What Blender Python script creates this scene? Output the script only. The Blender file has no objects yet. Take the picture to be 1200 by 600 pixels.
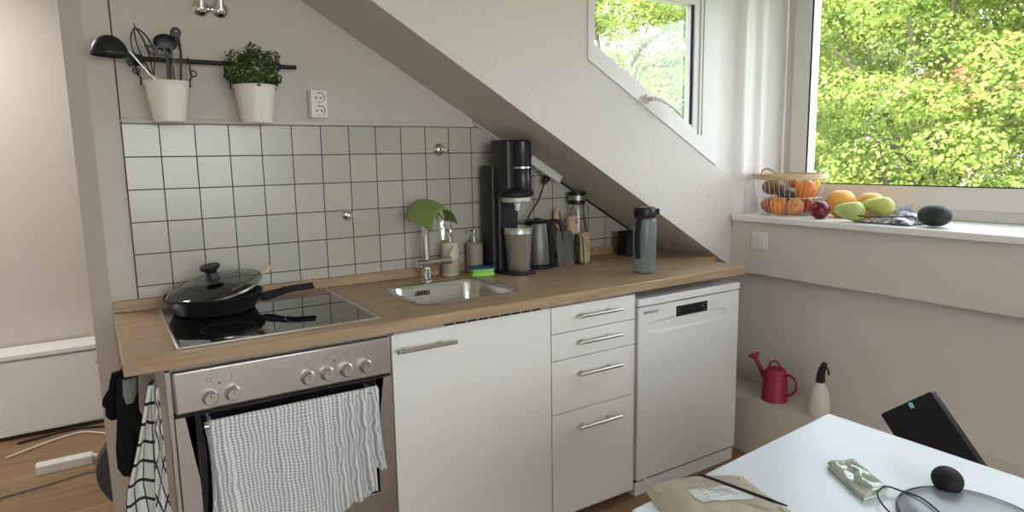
import bpy, bmesh, math, random
import numpy as np
from mathutils import Vector, Matrix, Euler
random.seed(7)
S = bpy.context.scene
C = S.collection
PI = math.pi

# ------------------------------------------------------------------ materials
def newmat(name):
    m = bpy.data.materials.new(name); m.use_nodes = True
    nt = m.node_tree; b = nt.nodes['Principled BSDF']
    return m, nt, b
def mat(name, col, rough=.5, metal=0, bump=0, bscale=80, spec=.5, trans=0, ior=1.45, alpha=1, coat=0, var=0, vscale=6, sheen=0, emit=None):
    m, nt, b = newmat(name)
    b.inputs['Base Color'].default_value = (*col, 1)
    b.inputs['Roughness'].default_value = rough
    b.inputs['Metallic'].default_value = metal
    b.inputs['Specular IOR Level'].default_value = spec
    b.inputs['Transmission Weight'].default_value = trans
    b.inputs['IOR'].default_value = ior
    b.inputs['Alpha'].default_value = alpha
    b.inputs['Coat Weight'].default_value = coat
    b.inputs['Sheen Weight'].default_value = sheen
    if emit:
        b.inputs['Emission Color'].default_value = (*emit[0], 1); b.inputs['Emission Strength'].default_value = emit[1]
    tc = nt.nodes.new('ShaderNodeTexCoord')
    if bump:
        n = nt.nodes.new('ShaderNodeTexNoise'); n.inputs['Scale'].default_value = bscale; n.inputs['Detail'].default_value = 4
        bp = nt.nodes.new('ShaderNodeBump'); bp.inputs['Strength'].default_value = bump; bp.inputs['Distance'].default_value = .004
        nt.links.new(tc.outputs['Object'], n.inputs['Vector']); nt.links.new(n.outputs['Fac'], bp.inputs['Height'])
        nt.links.new(bp.outputs['Normal'], b.inputs['Normal'])
    if var:
        n = nt.nodes.new('ShaderNodeTexNoise'); n.inputs['Scale'].default_value = vscale; n.inputs['Detail'].default_value = 3
        r = nt.nodes.new('ShaderNodeMapRange'); r.inputs['To Min'].default_value = 1-var; r.inputs['To Max'].default_value = 1+var
        mx = nt.nodes.new('ShaderNodeVectorMath'); mx.operation = 'SCALE'; mx.inputs[0].default_value = col
        nt.links.new(tc.outputs['Object'], n.inputs['Vector']); nt.links.new(n.outputs['Fac'], r.inputs['Value'])
        nt.links.new(r.outputs['Result'], mx.inputs['Scale']); nt.links.new(mx.outputs['Vector'], b.inputs['Base Color'])
    return m
def ramp(nt, stops):
    r = nt.nodes.new('ShaderNodeValToRGB'); e = r.color_ramp.elements
    while len(e) < len(stops): e.new(.5)
    for el, (p, c) in zip(e, stops): el.position = p; el.color = (*c, 1)
    return r
def woodmat(name, c1, c2, scale=(1.2, 14, 14), rough=.45, planks=None, c3=None):
    m, nt, b = newmat(name); tc = nt.nodes.new('ShaderNodeTexCoord'); mp = nt.nodes.new('ShaderNodeMapping')
    mp.inputs['Scale'].default_value = scale
    n = nt.nodes.new('ShaderNodeTexNoise'); n.inputs['Scale'].default_value = 3; n.inputs['Detail'].default_value = 6; n.inputs['Distortion'].default_value = .6
    n2 = nt.nodes.new('ShaderNodeTexNoise'); n2.inputs['Scale'].default_value = 14; n2.inputs['Detail'].default_value = 3
    ad = nt.nodes.new('ShaderNodeMath'); ad.operation = 'MULTIPLY_ADD'; ad.inputs[1].default_value = .35
    mid = tuple((a+d)/2 for a, d in zip(c1, c2))
    r = ramp(nt, [(.35, c1), (.62, mid), (.9, c2)])
    L = nt.links.new
    L(tc.outputs['Object'], mp.inputs['Vector']); L(mp.outputs['Vector'], n.inputs['Vector']); L(mp.outputs['Vector'], n2.inputs['Vector'])
    L(n2.outputs['Fac'], ad.inputs[0]); L(n.outputs['Fac'], ad.inputs[2]); L(ad.outputs[0], r.inputs['Fac'])
    out = r.outputs['Color']
    if planks:
        br = nt.nodes.new('ShaderNodeTexBrick'); br.inputs['Scale'].default_value = 1
        br.inputs['Brick Width'].default_value = planks[0]; br.inputs['Row Height'].default_value = planks[1]; br.inputs['Mortar Size'].default_value = .0015
        br.inputs['Color1'].default_value = (1, 1, 1, 1); br.inputs['Color2'].default_value = (.75, .75, .75, 1); br.inputs['Mortar'].default_value = (.3, .25, .2, 1)
        mx = nt.nodes.new('ShaderNodeMix'); mx.data_type = 'RGBA'; mx.blend_type = 'MULTIPLY'; mx.inputs['Factor'].default_value = 1
        L(tc.outputs['Object'], br.inputs['Vector']); L(out, mx.inputs['A']); L(br.outputs['Color'], mx.inputs['B']); out = mx.outputs['Result']
    L(out, b.inputs['Base Color']); b.inputs['Roughness'].default_value = rough
    return m
def stripemat(name, base, col, nu, nv, wu, wv, soft=0, rough=.9, bump=0, vw=1.0, warp=0):
    """cloth with woven stripes running along u and v of its UV map; nu, nv lines per unit"""
    m, nt, b = newmat(name); L = nt.links.new
    uv = nt.nodes.new('ShaderNodeUVMap'); uv.uv_map = 'UVMap'; sp = nt.nodes.new('ShaderNodeSeparateXYZ'); L(uv.outputs['UV'], sp.inputs[0])
    if warp:
        nz = nt.nodes.new('ShaderNodeTexNoise'); nz.inputs['Scale'].default_value = 5; L(uv.outputs['UV'], nz.inputs['Vector'])
        sc_ = nt.nodes.new('ShaderNodeVectorMath'); sc_.operation = 'SCALE'; sc_.inputs['Scale'].default_value = warp; L(nz.outputs['Color'], sc_.inputs[0])
        ad_ = nt.nodes.new('ShaderNodeVectorMath'); ad_.operation = 'ADD'; L(uv.outputs['UV'], ad_.inputs[0]); L(sc_.outputs['Vector'], ad_.inputs[1]); L(ad_.outputs['Vector'], sp.inputs[0])
    def lines(o, n, w):
        a = nt.nodes.new('ShaderNodeMath'); a.operation = 'MULTIPLY'; a.inputs[1].default_value = n; L(o, a.inputs[0])
        f = nt.nodes.new('ShaderNodeMath'); f.operation = 'FRACT'; L(a.outputs[0], f.inputs[0])
        c = nt.nodes.new('ShaderNodeMath'); c.operation = 'LESS_THAN'; c.inputs[1].default_value = w; L(f.outputs[0], c.inputs[0])
        return c.outputs[0]
    a, c = lines(sp.outputs[0], nu, wu), lines(sp.outputs[1], nv, wv)
    if vw != 1:
        q = nt.nodes.new('ShaderNodeMath'); q.operation = 'MULTIPLY'; q.inputs[1].default_value = vw; L(c, q.inputs[0]); c = q.outputs[0]
    s = nt.nodes.new('ShaderNodeMath'); s.operation = 'ADD' if soft else 'MAXIMUM'; L(a, s.inputs[0]); L(c, s.inputs[1])
    o = s.outputs[0]
    if soft:
        k = nt.nodes.new('ShaderNodeMath'); k.operation = 'MULTIPLY'; k.inputs[1].default_value = soft; L(o, k.inputs[0]); o = k.outputs[0]
    mx = nt.nodes.new('ShaderNodeMix'); mx.data_type = 'RGBA'; mx.inputs['A'].default_value = (*base, 1); mx.inputs['B'].default_value = (*col, 1)
    L(o, mx.inputs['Factor']); L(mx.outputs['Result'], b.inputs['Base Color']); b.inputs['Roughness'].default_value = rough
    b.inputs['Specular IOR Level'].default_value = .15
    if bump:
        bp = nt.nodes.new('ShaderNodeBump'); bp.inputs['Strength'].default_value = bump; bp.inputs['Distance'].default_value = .002
        L(o, bp.inputs['Height']); L(bp.outputs['Normal'], b.inputs['Normal'])
    return m
TS = .1063
def tilemat():
    m, nt, b = newmat('white_wall_tiles'); L = nt.links.new
    tc = nt.nodes.new('ShaderNodeTexCoord'); sp = nt.nodes.new('ShaderNodeSeparateXYZ'); cb = nt.nodes.new('ShaderNodeCombineXYZ')
    zo = nt.nodes.new('ShaderNodeMath'); zo.operation = 'SUBTRACT'; zo.inputs[1].default_value = 1.3768 - 10*TS
    xo = nt.nodes.new('ShaderNodeMath'); xo.operation = 'ADD'; xo.inputs[1].default_value = 0
    L(tc.outputs['Object'], sp.inputs[0]); L(sp.outputs['X'], xo.inputs[0]); L(xo.outputs[0], cb.inputs['X']); L(sp.outputs['Z'], zo.inputs[0]); L(zo.outputs[0], cb.inputs['Y'])
    br = nt.nodes.new('ShaderNodeTexBrick'); br.offset = 0; br.inputs['Scale'].default_value = 1
    br.inputs['Brick Width'].default_value = TS; br.inputs['Row Height'].default_value = TS; br.inputs['Mortar Size'].default_value = .0019
    br.inputs['Mortar Smooth'].default_value = .1
    br.inputs['Color1'].default_value = (.50, .475, .405, 1); br.inputs['Color2'].default_value = (.455, .435, .38, 1); br.inputs['Mortar'].default_value = (.06, .05, .035, 1)
    L(cb.outputs[0], br.inputs['Vector']); L(br.outputs['Color'], b.inputs['Base Color'])
    r = nt.nodes.new('ShaderNodeMapRange'); r.inputs['To Min'].default_value = .22; r.inputs['To Max'].default_value = .8; L(br.outputs['Fac'], r.inputs['Value']); L(r.outputs['Result'], b.inputs['Roughness'])
    iv = nt.nodes.new('ShaderNodeMath'); iv.operation = 'SUBTRACT'; iv.inputs[0].default_value = 1; L(br.outputs['Fac'], iv.inputs[1])
    bp = nt.nodes.new('ShaderNodeBump'); bp.inputs['Strength'].default_value = .5; bp.inputs['Distance'].default_value = .001; L(iv.outputs[0], bp.inputs['Height']); L(bp.outputs['Normal'], b.inputs['Normal'])
    return m
def brushed(name, col, rough=.32, axis='X'):
    m, nt, b = newmat(name); L = nt.links.new; tc = nt.nodes.new('ShaderNodeTexCoord'); mp = nt.nodes.new('ShaderNodeMapping')
    mp.inputs['Scale'].default_value = {'X': (2, 300, 300), 'Z': (200, 200, 2)}[axis]
    n = nt.nodes.new('ShaderNodeTexNoise'); n.inputs['Scale'].default_value = 2; n.inputs['Detail'].default_value = 3
    r = nt.nodes.new('ShaderNodeMapRange'); r.inputs['To Min'].default_value = rough-.08; r.inputs['To Max'].default_value = rough+.12
    L(tc.outputs['Object'], mp.inputs['Vector']); L(mp.outputs['Vector'], n.inputs['Vector']); L(n.outputs['Fac'], r.inputs['Value']); L(r.outputs['Result'], b.inputs['Roughness'])
    b.inputs['Base Color'].default_value = (*col, 1); b.inputs['Metallic'].default_value = 1
    return m
def thinglass(name, tint=(1, 1, 1), gloss=.08):
    m = bpy.data.materials.new(name); m.use_nodes = True; nt = m.node_tree; nt.nodes.clear(); L = nt.links.new
    o = nt.nodes.new('ShaderNodeOutputMaterial'); t = nt.nodes.new('ShaderNodeBsdfTransparent'); t.inputs['Color'].default_value = (*tint, 1)
    g = nt.nodes.new('ShaderNodeBsdfGlossy'); g.inputs['Roughness'].default_value = .02
    lw = nt.nodes.new('ShaderNodeLayerWeight'); lw.inputs['Blend'].default_value = .25
    ml = nt.nodes.new('ShaderNodeMath'); ml.operation = 'MULTIPLY_ADD'; ml.inputs[1].default_value = .6 if gloss > .03 else .3; ml.inputs[2].default_value = gloss
    mx = nt.nodes.new('ShaderNodeMixShader'); L(lw.outputs['Fresnel'], ml.inputs[0]); L(ml.outputs[0], mx.inputs['Fac']); L(t.outputs[0], mx.inputs[1]); L(g.outputs[0], mx.inputs[2]); L(mx.outputs[0], o.inputs[0])
    return m
def leafmat(name, c1, c2, tr=.35):
    m = bpy.data.materials.new(name); m.use_nodes = True; nt = m.node_tree; nt.nodes.clear(); L = nt.links.new
    o = nt.nodes.new('ShaderNodeOutputMaterial'); d = nt.nodes.new('ShaderNodeBsdfDiffuse'); t = nt.nodes.new('ShaderNodeBsdfTranslucent'); mx = nt.nodes.new('ShaderNodeMixShader'); mx.inputs['Fac'].default_value = tr
    tc = nt.nodes.new('ShaderNodeTexCoord'); n = nt.nodes.new('ShaderNodeTexNoise'); n.inputs['Scale'].default_value = 2.2; n.inputs['Detail'].default_value = 5
    r = ramp(nt, [(.35, c1), (.65, c2)]); L(tc.outputs['Object'], n.inputs['Vector']); L(n.outputs['Fac'], r.inputs['Fac'])
    L(r.outputs['Color'], d.inputs['Color']); L(r.outputs['Color'], t.inputs['Color']); L(d.outputs[0], mx.inputs[1]); L(t.outputs[0], mx.inputs[2]); L(mx.outputs[0], o.inputs[0])
    return m
def spotmat(name, c1, c2, scale=8, rough=.45, lo=.4, hi=.6, bump=0, bscale=150):
    m, nt, b = newmat(name); L = nt.links.new; tc = nt.nodes.new('ShaderNodeTexCoord'); n = nt.nodes.new('ShaderNodeTexNoise'); n.inputs['Scale'].default_value = scale; n.inputs['Detail'].default_value = 4
    r = ramp(nt, [(lo, c1), (hi, c2)]); L(tc.outputs['Object'], n.inputs['Vector']); L(n.outputs['Fac'], r.inputs['Fac']); L(r.outputs['Color'], b.inputs['Base Color']); b.inputs['Roughness'].default_value = rough
    if bump:
        n2 = nt.nodes.new('ShaderNodeTexNoise'); n2.inputs['Scale'].default_value = bscale; bp = nt.nodes.new('ShaderNodeBump'); bp.inputs['Strength'].default_value = bump; bp.inputs['Distance'].default_value = .002
        L(tc.outputs['Object'], n2.inputs['Vector']); L(n2.outputs['Fac'], bp.inputs['Height']); L(bp.outputs['Normal'], b.inputs['Normal'])
    return m

PLASTER = mat('white_plaster', (.675, .63, .585), .9, bump=.85, bscale=75, spec=.2)
PLASTERK = mat('smooth_white_board', (.57, .53, .475), .6, bump=.06, bscale=40, spec=.3)
CEIL = mat('white_ceiling_paint', (.73, .67, .61), .9, bump=.2, bscale=60, spec=.2)
TILE = tilemat()
UPVC = mat('white_window_plastic', (.72, .68, .65), .35)
SILL = mat('white_sill_board', (.84, .82, .80), .4)
FRONT = mat('white_cabinet_front', (.82, .805, .79), .38)
CARC = mat('white_cabinet_board', (.62, .61, .58), .5)
DW = mat('white_enamel', (.77, .76, .77), .3)
TABLEM = mat('white_laminate_sky_tint', (.74, .79, .92), .3)  # white laminate, with the sky's bluish reflection put into its colour
OAK = woodmat('oak_worktop', (.27, .175, .10), (.47, .335, .215), (1.1, 16, 16), .42)
FLOORM = woodmat('floor_boards', (.22, .125, .06), (.36, .23, .13), (1.0, 9, 9), .4, planks=(1.2, .13))
BEECH = woodmat('pale_wood', (.50, .36, .20), (.70, .55, .36), (6, 6, 30), .5)
DARKWOOD = woodmat('grey_brown_board', (.055, .047, .038), (.11, .095, .078), (20, 20, 4), .6)
STEEL = brushed('brushed_steel', (.56, .53, .50), .34)
STEELZ = brushed('brushed_steel_upright', (.60, .56, .51), .28, 'Z')
SINKM = brushed('sink_steel', (.60, .60, .58), .24)
CHROME = mat('chrome', (.80, .80, .80), .08, 1)
NICKEL = mat('satin_nickel', (.62, .59, .56), .28, 1)
KNOBM = mat('grey_knob_metal', (.58, .55, .52), .33, .85)
BLACK = mat('black_plastic', (.012, .012, .013), .4)
BLACKM = mat('matte_black', (.015, .015, .016), .7, spec=.3)
BLACKI = mat('black_iron', (.010, .010, .010), .45)
DARKGAP = mat('dark_recess', (.01, .01, .01), .8)
HOBGLASS = mat('black_hob_glass', (.006, .006, .006), .03, spec=.75, coat=.3)
OVENGLASS = mat('black_oven_glass', (.006, .006, .007), .06)
HOBPRINT = mat('hob_zone_print', (.035, .035, .035), .3)
PANBLACK = mat('black_pan_coating', (.014, .014, .015), .33)
LIDGLASS = thinglass('lid_glass', (.34, .35, .34), .14)
WINGLASS = thinglass('window_glass', (.97, .98, .97), .03)
WHITEP = mat('white_plastic', (.75, .74, .71), .35)
POTWHITE = mat('white_painted_pot', (.74, .71, .62), .4)
GREEN = mat('green_rubber_sheet', (.21, .30, .085), .6)
GREENIN = mat('green_sponge_body', (.35, .72, .12), .8, bump=.4, bscale=300)
BLUE = mat('blue_scourer', (.015, .10, .28), .9, bump=.5, bscale=400)
SOAP1 = mat('cream_soap_bottle', (.60, .53, .43), .4)
SOAP1B = mat('beige_soap_band', (.42, .36, .28), .4)
SOAP2 = mat('taupe_soap_bottle', (.34, .29, .24), .4)
NAVY = mat('black_navy_plastic', (.012, .013, .016), .3)
GREYBOTTLE = mat('smoky_grey_bottle', (.21, .25, .255), .22, alpha=.62)
SMOKE = mat('smoky_grey', (.30, .37, .38), .2, trans=.4, ior=1.15)
CLEAR = thinglass('clear_glass', (.88, .91, .90), .05)
TOWEL = stripemat('striped_towel_cloth', (.82, .82, .83), (.20, .22, .27), 40, 50, .46, .42, soft=.55, bump=.3, vw=.5, warp=.05)
CHECK = stripemat('black_white_check_cloth', (.72, .72, .70), (.035, .035, .04), 4, 14, .13, .17)
MITT = mat('black_quilted_cloth', (.010, .010, .012), .95, spec=.1, bump=.4, bscale=60)
MITTG = mat('grey_mitt_lining', (.19, .19, .18), .95, spec=.1)
PINK = mat('raspberry_metal', (.36, .022, .062), .5)
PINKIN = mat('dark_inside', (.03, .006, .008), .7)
SPRAYW = mat('milky_plastic', (.70, .65, .58), .45)
PAPER = mat('beige_padded_paper', (.50, .45, .365), .7, bump=.25, bscale=25)
LABELM = mat('white_paper_label', (.78, .80, .86), .6)
PRINT = mat('grey_print', (.33, .32, .31), .7)
FILM = mat('crinkled_clear_film', (.75, .80, .76), .15, bump=.8, bscale=35)
PACKG = spotmat('green_white_pack', (.42, .56, .44), (.72, .76, .72), 38, .4, .45, .6, bump=.3, bscale=60)
PACKW = mat('white_pack_card', (.74, .77, .74), .45)
GREYCUP = mat('blue_grey_plastic', (.30, .34, .42), .3)
CYAN = mat('pale_blue_sticker', (.30, .66, .74), .5)
LAPTOP = mat('black_laptop_lid', (.010, .010, .012), .5)
WICK = woodmat('bent_pale_wood', (.50, .36, .20), (.66, .50, .31), (8, 8, 20), .5)
WIRE = mat('pale_wire', (.62, .60, .56), .35, .6)
REDAPPLE = spotmat('red_yellow_apple', (.42, .05, .035), (.62, .30, .08), 16, .35)
ORANGE = mat('orange_peel', (.80, .26, .03), .45, bump=.25, bscale=260)
ORANGE2 = mat('deep_orange_peel', (.75, .20, .02), .45, bump=.25, bscale=260)
PEACH = spotmat('peach_apple_skin', (.66, .28, .09), (.55, .16, .06), 18, .45)
GRAPEF = mat('yellow_orange_peel', (.84, .42, .08), .45, bump=.2, bscale=220)
LEMON = mat('lemon_peel', (.80, .56, .08), .45, bump=.2, bscale=220)
PLUM = mat('dark_red_skin', (.14, .008, .022), .25)
FIG = mat('dark_violet_skin', (.06, .035, .06), .5)
BROWNF = spotmat('green_brown_skin', (.17, .085, .02), (.24, .15, .04), 14, .5)
PEAR = spotmat('pear_skin', (.42, .50, .12), (.52, .58, .20), 26, .45)
PEARB = spotmat('yellow_pear_skin', (.48, .54, .10), (.60, .62, .20), 22, .45)
AVO = mat('black_green_avocado', (.020, .026, .020), .55, bump=.8, bscale=110)
STEMM = mat('brown_stem', (.07, .04, .02), .8)
BAGM = spotmat('crumpled_printed_film', (.10, .10, .14), (.60, .58, .62), 60, .2, .42, .58, bump=.6, bscale=60)
CORD = mat('black_cord', (.012, .012, .012), .5)
CORDW = mat('white_cord', (.72, .70, .67), .5)
GREYDISC = mat('dark_grey_felt', (.085, .085, .09), .9, spec=.1)
SOIL = mat('potting_soil', (.03, .02, .012), .95)
HERB = leafmat('herb_leaves', (.045, .075, .025), (.13, .17, .06), .2)
HERBW = leafmat('pale_herb_leaves', (.30, .38, .20), (.42, .48, .30), .2)
LEAF = leafmat('maple_leaves_sunlit', (.20, .29, .06), (.52, .55, .17), .38)
LEAF2 = leafmat('maple_leaves_green', (.16, .28, .05), (.40, .50, .12), .4)
BARK = mat('grey_bark', (.20, .15, .11), .9, bump=.8, bscale=12)
STUCCO = mat('pink_beige_stucco', (.62, .47, .38), .9)
ROOFT = mat('red_roof_tiles', (.33, .13, .08), .8, bump=.5, bscale=20)
GRASS = mat('lawn', (.12, .2, .04), .95, var=.3, vscale=3)
ROOFD = mat('grey_roof_felt', (.12, .11, .11), .9)
DISPLAY = mat('black_display_glass', (.008, .008, .010), .12)
TEXTD = mat('dark_grey_lettering', (.05, .05, .06), .5)
LIGHTP = mat('grey_printing', (.35, .36, .38), .5)

# ------------------------------------------------------------------ mesh building
class MB:
    def __init__(s): s.bm = bmesh.new(); s.uv = None
    def box(s, lo, hi, M=None):
        v = [s.bm.verts.new((x, y, z)) for x in (lo[0], hi[0]) for y in (lo[1], hi[1]) for z in (lo[2], hi[2])]
        for f in ((0, 1, 3, 2), (4, 6, 7, 5), (0, 4, 5, 1), (2, 3, 7, 6), (0, 2, 6, 4), (1, 5, 7, 3)): s.bm.faces.new([v[i] for i in f])
        if M is not None:
            for q in v: q.co = M @ q.co
        return s
    def cbox(s, c, d, M=None): return s.box([c[i]-d[i]/2 for i in range(3)], [c[i]+d[i]/2 for i in range(3)], M)
    def tube(s, pts, r, n=10, closed=False, cap=True, flat=1):
        pts = [Vector(p) for p in pts]; k = len(pts); rs = r if isinstance(r, (list, tuple)) else [r]*k
        rings = []; prev = None
        for i, p in enumerate(pts):
            a = pts[(i-1) % k] if (closed or i) else p; b = pts[(i+1) % k] if (closed or i < k-1) else p
            t = (b-a).normalized() if (b-a).length > 1e-9 else Vector((0, 0, 1))
            if prev is None: u = t.orthogonal().normalized()
            else:
                u = prev - t*prev.dot(t); u = u.normalized() if u.length > 1e-6 else t.orthogonal().normalized()
            prev = u; w = t.cross(u)
            rings.append([s.bm.verts.new(p + rs[i]*(math.cos(2*PI*j/n)*u + flat*math.sin(2*PI*j/n)*w)) for j in range(n)])
        for i in range(k if closed else k-1):
            A, B = rings[i], rings[(i+1) % k]
            for j in range(n): s.bm.faces.new((A[j], A[(j+1) % n], B[(j+1) % n], B[j]))
        if cap and not closed: s.bm.faces.new(rings[0][::-1]); s.bm.faces.new(rings[-1])
        return s
    def lathe(s, prof, n=32, M=None, sx=1, sy=1, cap=True):
        rings = []
        for r, z in prof:
            if r < 1e-6: rings.append([s.bm.verts.new((0, 0, z))])
            else: rings.append([s.bm.verts.new((r*sx*math.cos(2*PI*j/n), r*sy*math.sin(2*PI*j/n), z)) for j in range(n)])
        for A, B in zip(rings, rings[1:]):
            if len(A) == 1 and len(B) == 1: continue
            for j in range(n):
                if len(A) == 1: s.bm.faces.new((A[0], B[(j+1) % n], B[j]))
                elif len(B) == 1: s.bm.faces.new((A[j], A[(j+1) % n], B[0]))
                else: s.bm.faces.new((A[j], A[(j+1) % n], B[(j+1) % n], B[j]))
        if cap:
            if len(rings[0]) > 1: s.bm.faces.new(rings[0][::-1])
            if len(rings[-1]) > 1: s.bm.faces.new(rings[-1])
        if M is not None:
            for R in rings:
                for v in R: v.co = M @ v.co
        return s
    def prism(s, poly, a, b, axis='z', holes=()):
        """polygon (list of 2-D points) extruded from a to b along axis, with optional holes"""
        def P(u, v, w): return {'z': (u, v, w), 'y': (u, w, v), 'x': (w, u, v)}[axis]
        if not holes:
            A = [s.bm.verts.new(P(u, v, a)) for u, v in poly]; B = [s.bm.verts.new(P(u, v, b)) for u, v in poly]; n = len(poly)
            s.bm.faces.new(A); s.bm.faces.new(B[::-1])
            for i in range(n): s.bm.faces.new((A[i], B[i], B[(i+1) % n], A[(i+1) % n]))
        else:
            def layer(w):
                t = bmesh.new(); es = []
                for lp in [poly]+list(holes):
                    vs = [t.verts.new(P(u, v, w)) for u, v in lp]
                    es += [t.edges.new((vs[i], vs[(i+1) % len(vs)])) for i in range(len(vs))]
                bmesh.ops.triangle_fill(t, edges=es, use_beauty=True); t.verts.index_update(); return t
            mp = []
            for w in (a, b):
                t = layer(w); vs = [s.bm.verts.new(v.co) for v in t.verts]
                for f in t.faces: s.bm.faces.new([vs[v.index] for v in f.verts])
                mp.append(vs); t.free()
            k = 0
            for lp in [poly]+list(holes):
                n = len(lp)
                for i in range(n):
                    j = (i+1) % n; s.bm.faces.new((mp[0][k+i], mp[1][k+i], mp[1][k+j], mp[0][k+j]))
                k += n
        return s
    def grid(s, f, nu, nv, closed_u=False):
        s.uvd = []
        V = [[s.bm.verts.new(f(i/nu, j/nv)) for j in range(nv+1)] for i in range(nu+1)]
        uv = s.bm.loops.layers.uv.get('UVMap') or s.bm.loops.layers.uv.new('UVMap')
        for i in range(nu):
            for j in range(nv):
                fc = s.bm.faces.new((V[i][j], V[i+1][j], V[i+1][j+1], V[i][j+1]))
                for l, (a, b) in zip(fc.loops, ((i, j), (i+1, j), (i+1, j+1), (i, j+1))): l[uv].uv = (a/nu, b/nv)
        return s
    def sphere(s, c, r, M=None, n=24, sc=(1, 1, 1)):
        prof = [(math.sin(PI*i/(n//2)), -math.cos(PI*i/(n//2))) for i in range(n//2+1)]
        T = Matrix.Translation(c) @ (M.to_4x4() if M is not None else Matrix.Identity(4)) @ Matrix.Diagonal((r*sc[0], r*sc[1], r*sc[2], 1))
        return s.lathe(prof, n, T)
def off(o):
    v = Vector((0, 0, 0))
    while o is not None: v += o.location; o = o.parent
    return v
def obj(name, mb, m, parent=None, smooth=False, bevel=0, w=True, solid=0, sub=0, bseg=2, recalc=True):
    """links the shapes in MB as one mesh; with w the shapes are in room coordinates and follow an unrotated parent"""
    bm = mb.bm
    if recalc: bmesh.ops.recalc_face_normals(bm, faces=bm.faces)
    me = bpy.data.meshes.new(name); bm.to_mesh(me); bm.free()
    if parent is not None and w: me.transform(Matrix.Translation(-off(parent)))
    me.materials.append(m)
    o = bpy.data.objects.new(name, me); C.objects.link(o)
    if parent is not None: o.parent = parent
    if smooth:
        for p in me.polygons: p.use_smooth = True
        if smooth != 'all': me.set_sharp_from_angle(angle=math.radians(38 if smooth is True else smooth))
    if bevel:
        md = o.modifiers.new('bevel', 'BEVEL'); md.width = bevel; md.segments = bseg; md.limit_method = 'ANGLE'; md.angle_limit = math.radians(40)
        md.harden_normals = False
        if not smooth:
            for p in me.polygons: p.use_smooth = True
            me.set_sharp_from_angle(angle=math.radians(60))
    if solid:
        md = o.modifiers.new('solid', 'SOLIDIFY'); md.thickness = solid; md.offset = 0
    if sub:
        md = o.modifiers.new('sub', 'SUBSURF'); md.levels = sub; md.render_levels = sub
    return o
def tag(o, label=None, cat=None, group=None, kind=None):
    if label: o['label'] = label
    if cat: o['category'] = cat
    if group: o['group'] = group
    if kind: o['kind'] = kind
    return o
def thing(name, label, cat, loc, group=None, rot=None):
    o = bpy.data.objects.new(name, None); o.empty_display_size = .05; C.objects.link(o); o.location = loc
    if rot: o.rotation_euler = rot
    return tag(o, label, cat, group)
def struct(name, mb, m, **k): return tag(obj(name, mb, m, **k), kind='structure')
def rrect(x0, y0, x1, y1, r, n=8):
    P = []
    for cx, cy, a in ((x1-r, y1-r, 0), (x0+r, y1-r, 90), (x0+r, y0+r, 180), (x1-r, y0+r, 270)):
        for i in range(n+1):
            t = math.radians(a+90*i/n); P.append((cx+r*math.cos(t), cy+r*math.sin(t)))
    return P
def lerp(a, b, t): return a+(b-a)*t
def bez(p0, p1, p2, p3, n=16):
    p0, p1, p2, p3 = map(Vector, (p0, p1, p2, p3))
    return [((1-t)**3)*p0+3*t*(1-t)**2*p1+3*t*t*(1-t)*p2+t**3*p3 for t in [i/n for i in range(n+1)]]
def smoothpts(pts, n=8):
    P = [Vector(p) for p in pts]; out = []
    for i in range(len(P)-1):
        a = P[max(i-1, 0)]; b = P[i]; c = P[i+1]; d = P[min(i+2, len(P)-1)]
        for k in range(n):
            t = k/n; out.append(.5*((2*b)+(-a+c)*t+(2*a-5*b+4*c-d)*t*t+(-a+3*b-3*c+d)*t**3))
    out.append(P[-1]); return out
def text(s, size, m, M, parent, name='lettering', ext=.0003):
    cu = bpy.data.curves.new(name, 'FONT'); cu.body = s; cu.size = size; cu.extrude = ext; cu.align_x = 'CENTER'; cu.align_y = 'CENTER'
    t = bpy.data.objects.new(name, cu); C.objects.link(t); dg = bpy.context.evaluated_depsgraph_get()
    me = bpy.data.meshes.new_from_object(t.evaluated_get(dg)); bpy.data.objects.remove(t); bpy.data.curves.remove(cu)
    me.transform(Matrix.Translation(-off(parent)) @ M); me.materials.clear(); me.materials.append(m)
    o = bpy.data.objects.new(name, me); C.objects.link(o); o.parent = parent
    return o
def RX(d): return Matrix.Rotation(math.radians(d), 4, 'X')
def RY(d): return Matrix.Rotation(math.radians(d), 4, 'Y')
def RZ(d): return Matrix.Rotation(math.radians(d), 4, 'Z')
def T(*p): return Matrix.Translation(p)

# ------------------------------------------------------------------ camera
cam = bpy.data.objects.new('camera', bpy.data.cameras.new('camera')); C.objects.link(cam); S.camera = cam
CP = (-.09759, -2.47244, 1.35391); YAW, PIT, ROL = -.56689, -.14344, -.01756
Rz = Matrix.Rotation(YAW, 3, 'Z') @ Matrix.Rotation(PI/2+PIT, 3, 'X') @ Matrix.Rotation(ROL, 3, 'Z')
cam.matrix_world = Matrix.Translation(CP) @ Rz.to_4x4()
cam.data.sensor_width = 36; cam.data.lens = 36*767.596/1200
cam.data.shift_y = -4.4656/1200
cam.data.clip_start = .05; cam.data.clip_end = 300

# ------------------------------------------------------------------ room shell
SL = -.590
def slope(x): return 1.868 + SL*(x-.69)
ZC = 2.45; XR = -.296          # room ceiling meets the slope at x = XR
REAR, LEFT = -4.4, -1.9
WX = 2.545                      # recessed lower part of the window wall
struct('floor', MB().box((LEFT-.1, REAR-.1, -.12), (2.75, 1.8, 0)), FLOORM)
struct('ceiling', MB().box((LEFT-.1, REAR-.1, ZC), (2.95, -.28, ZC+.15)), CEIL)
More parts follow.
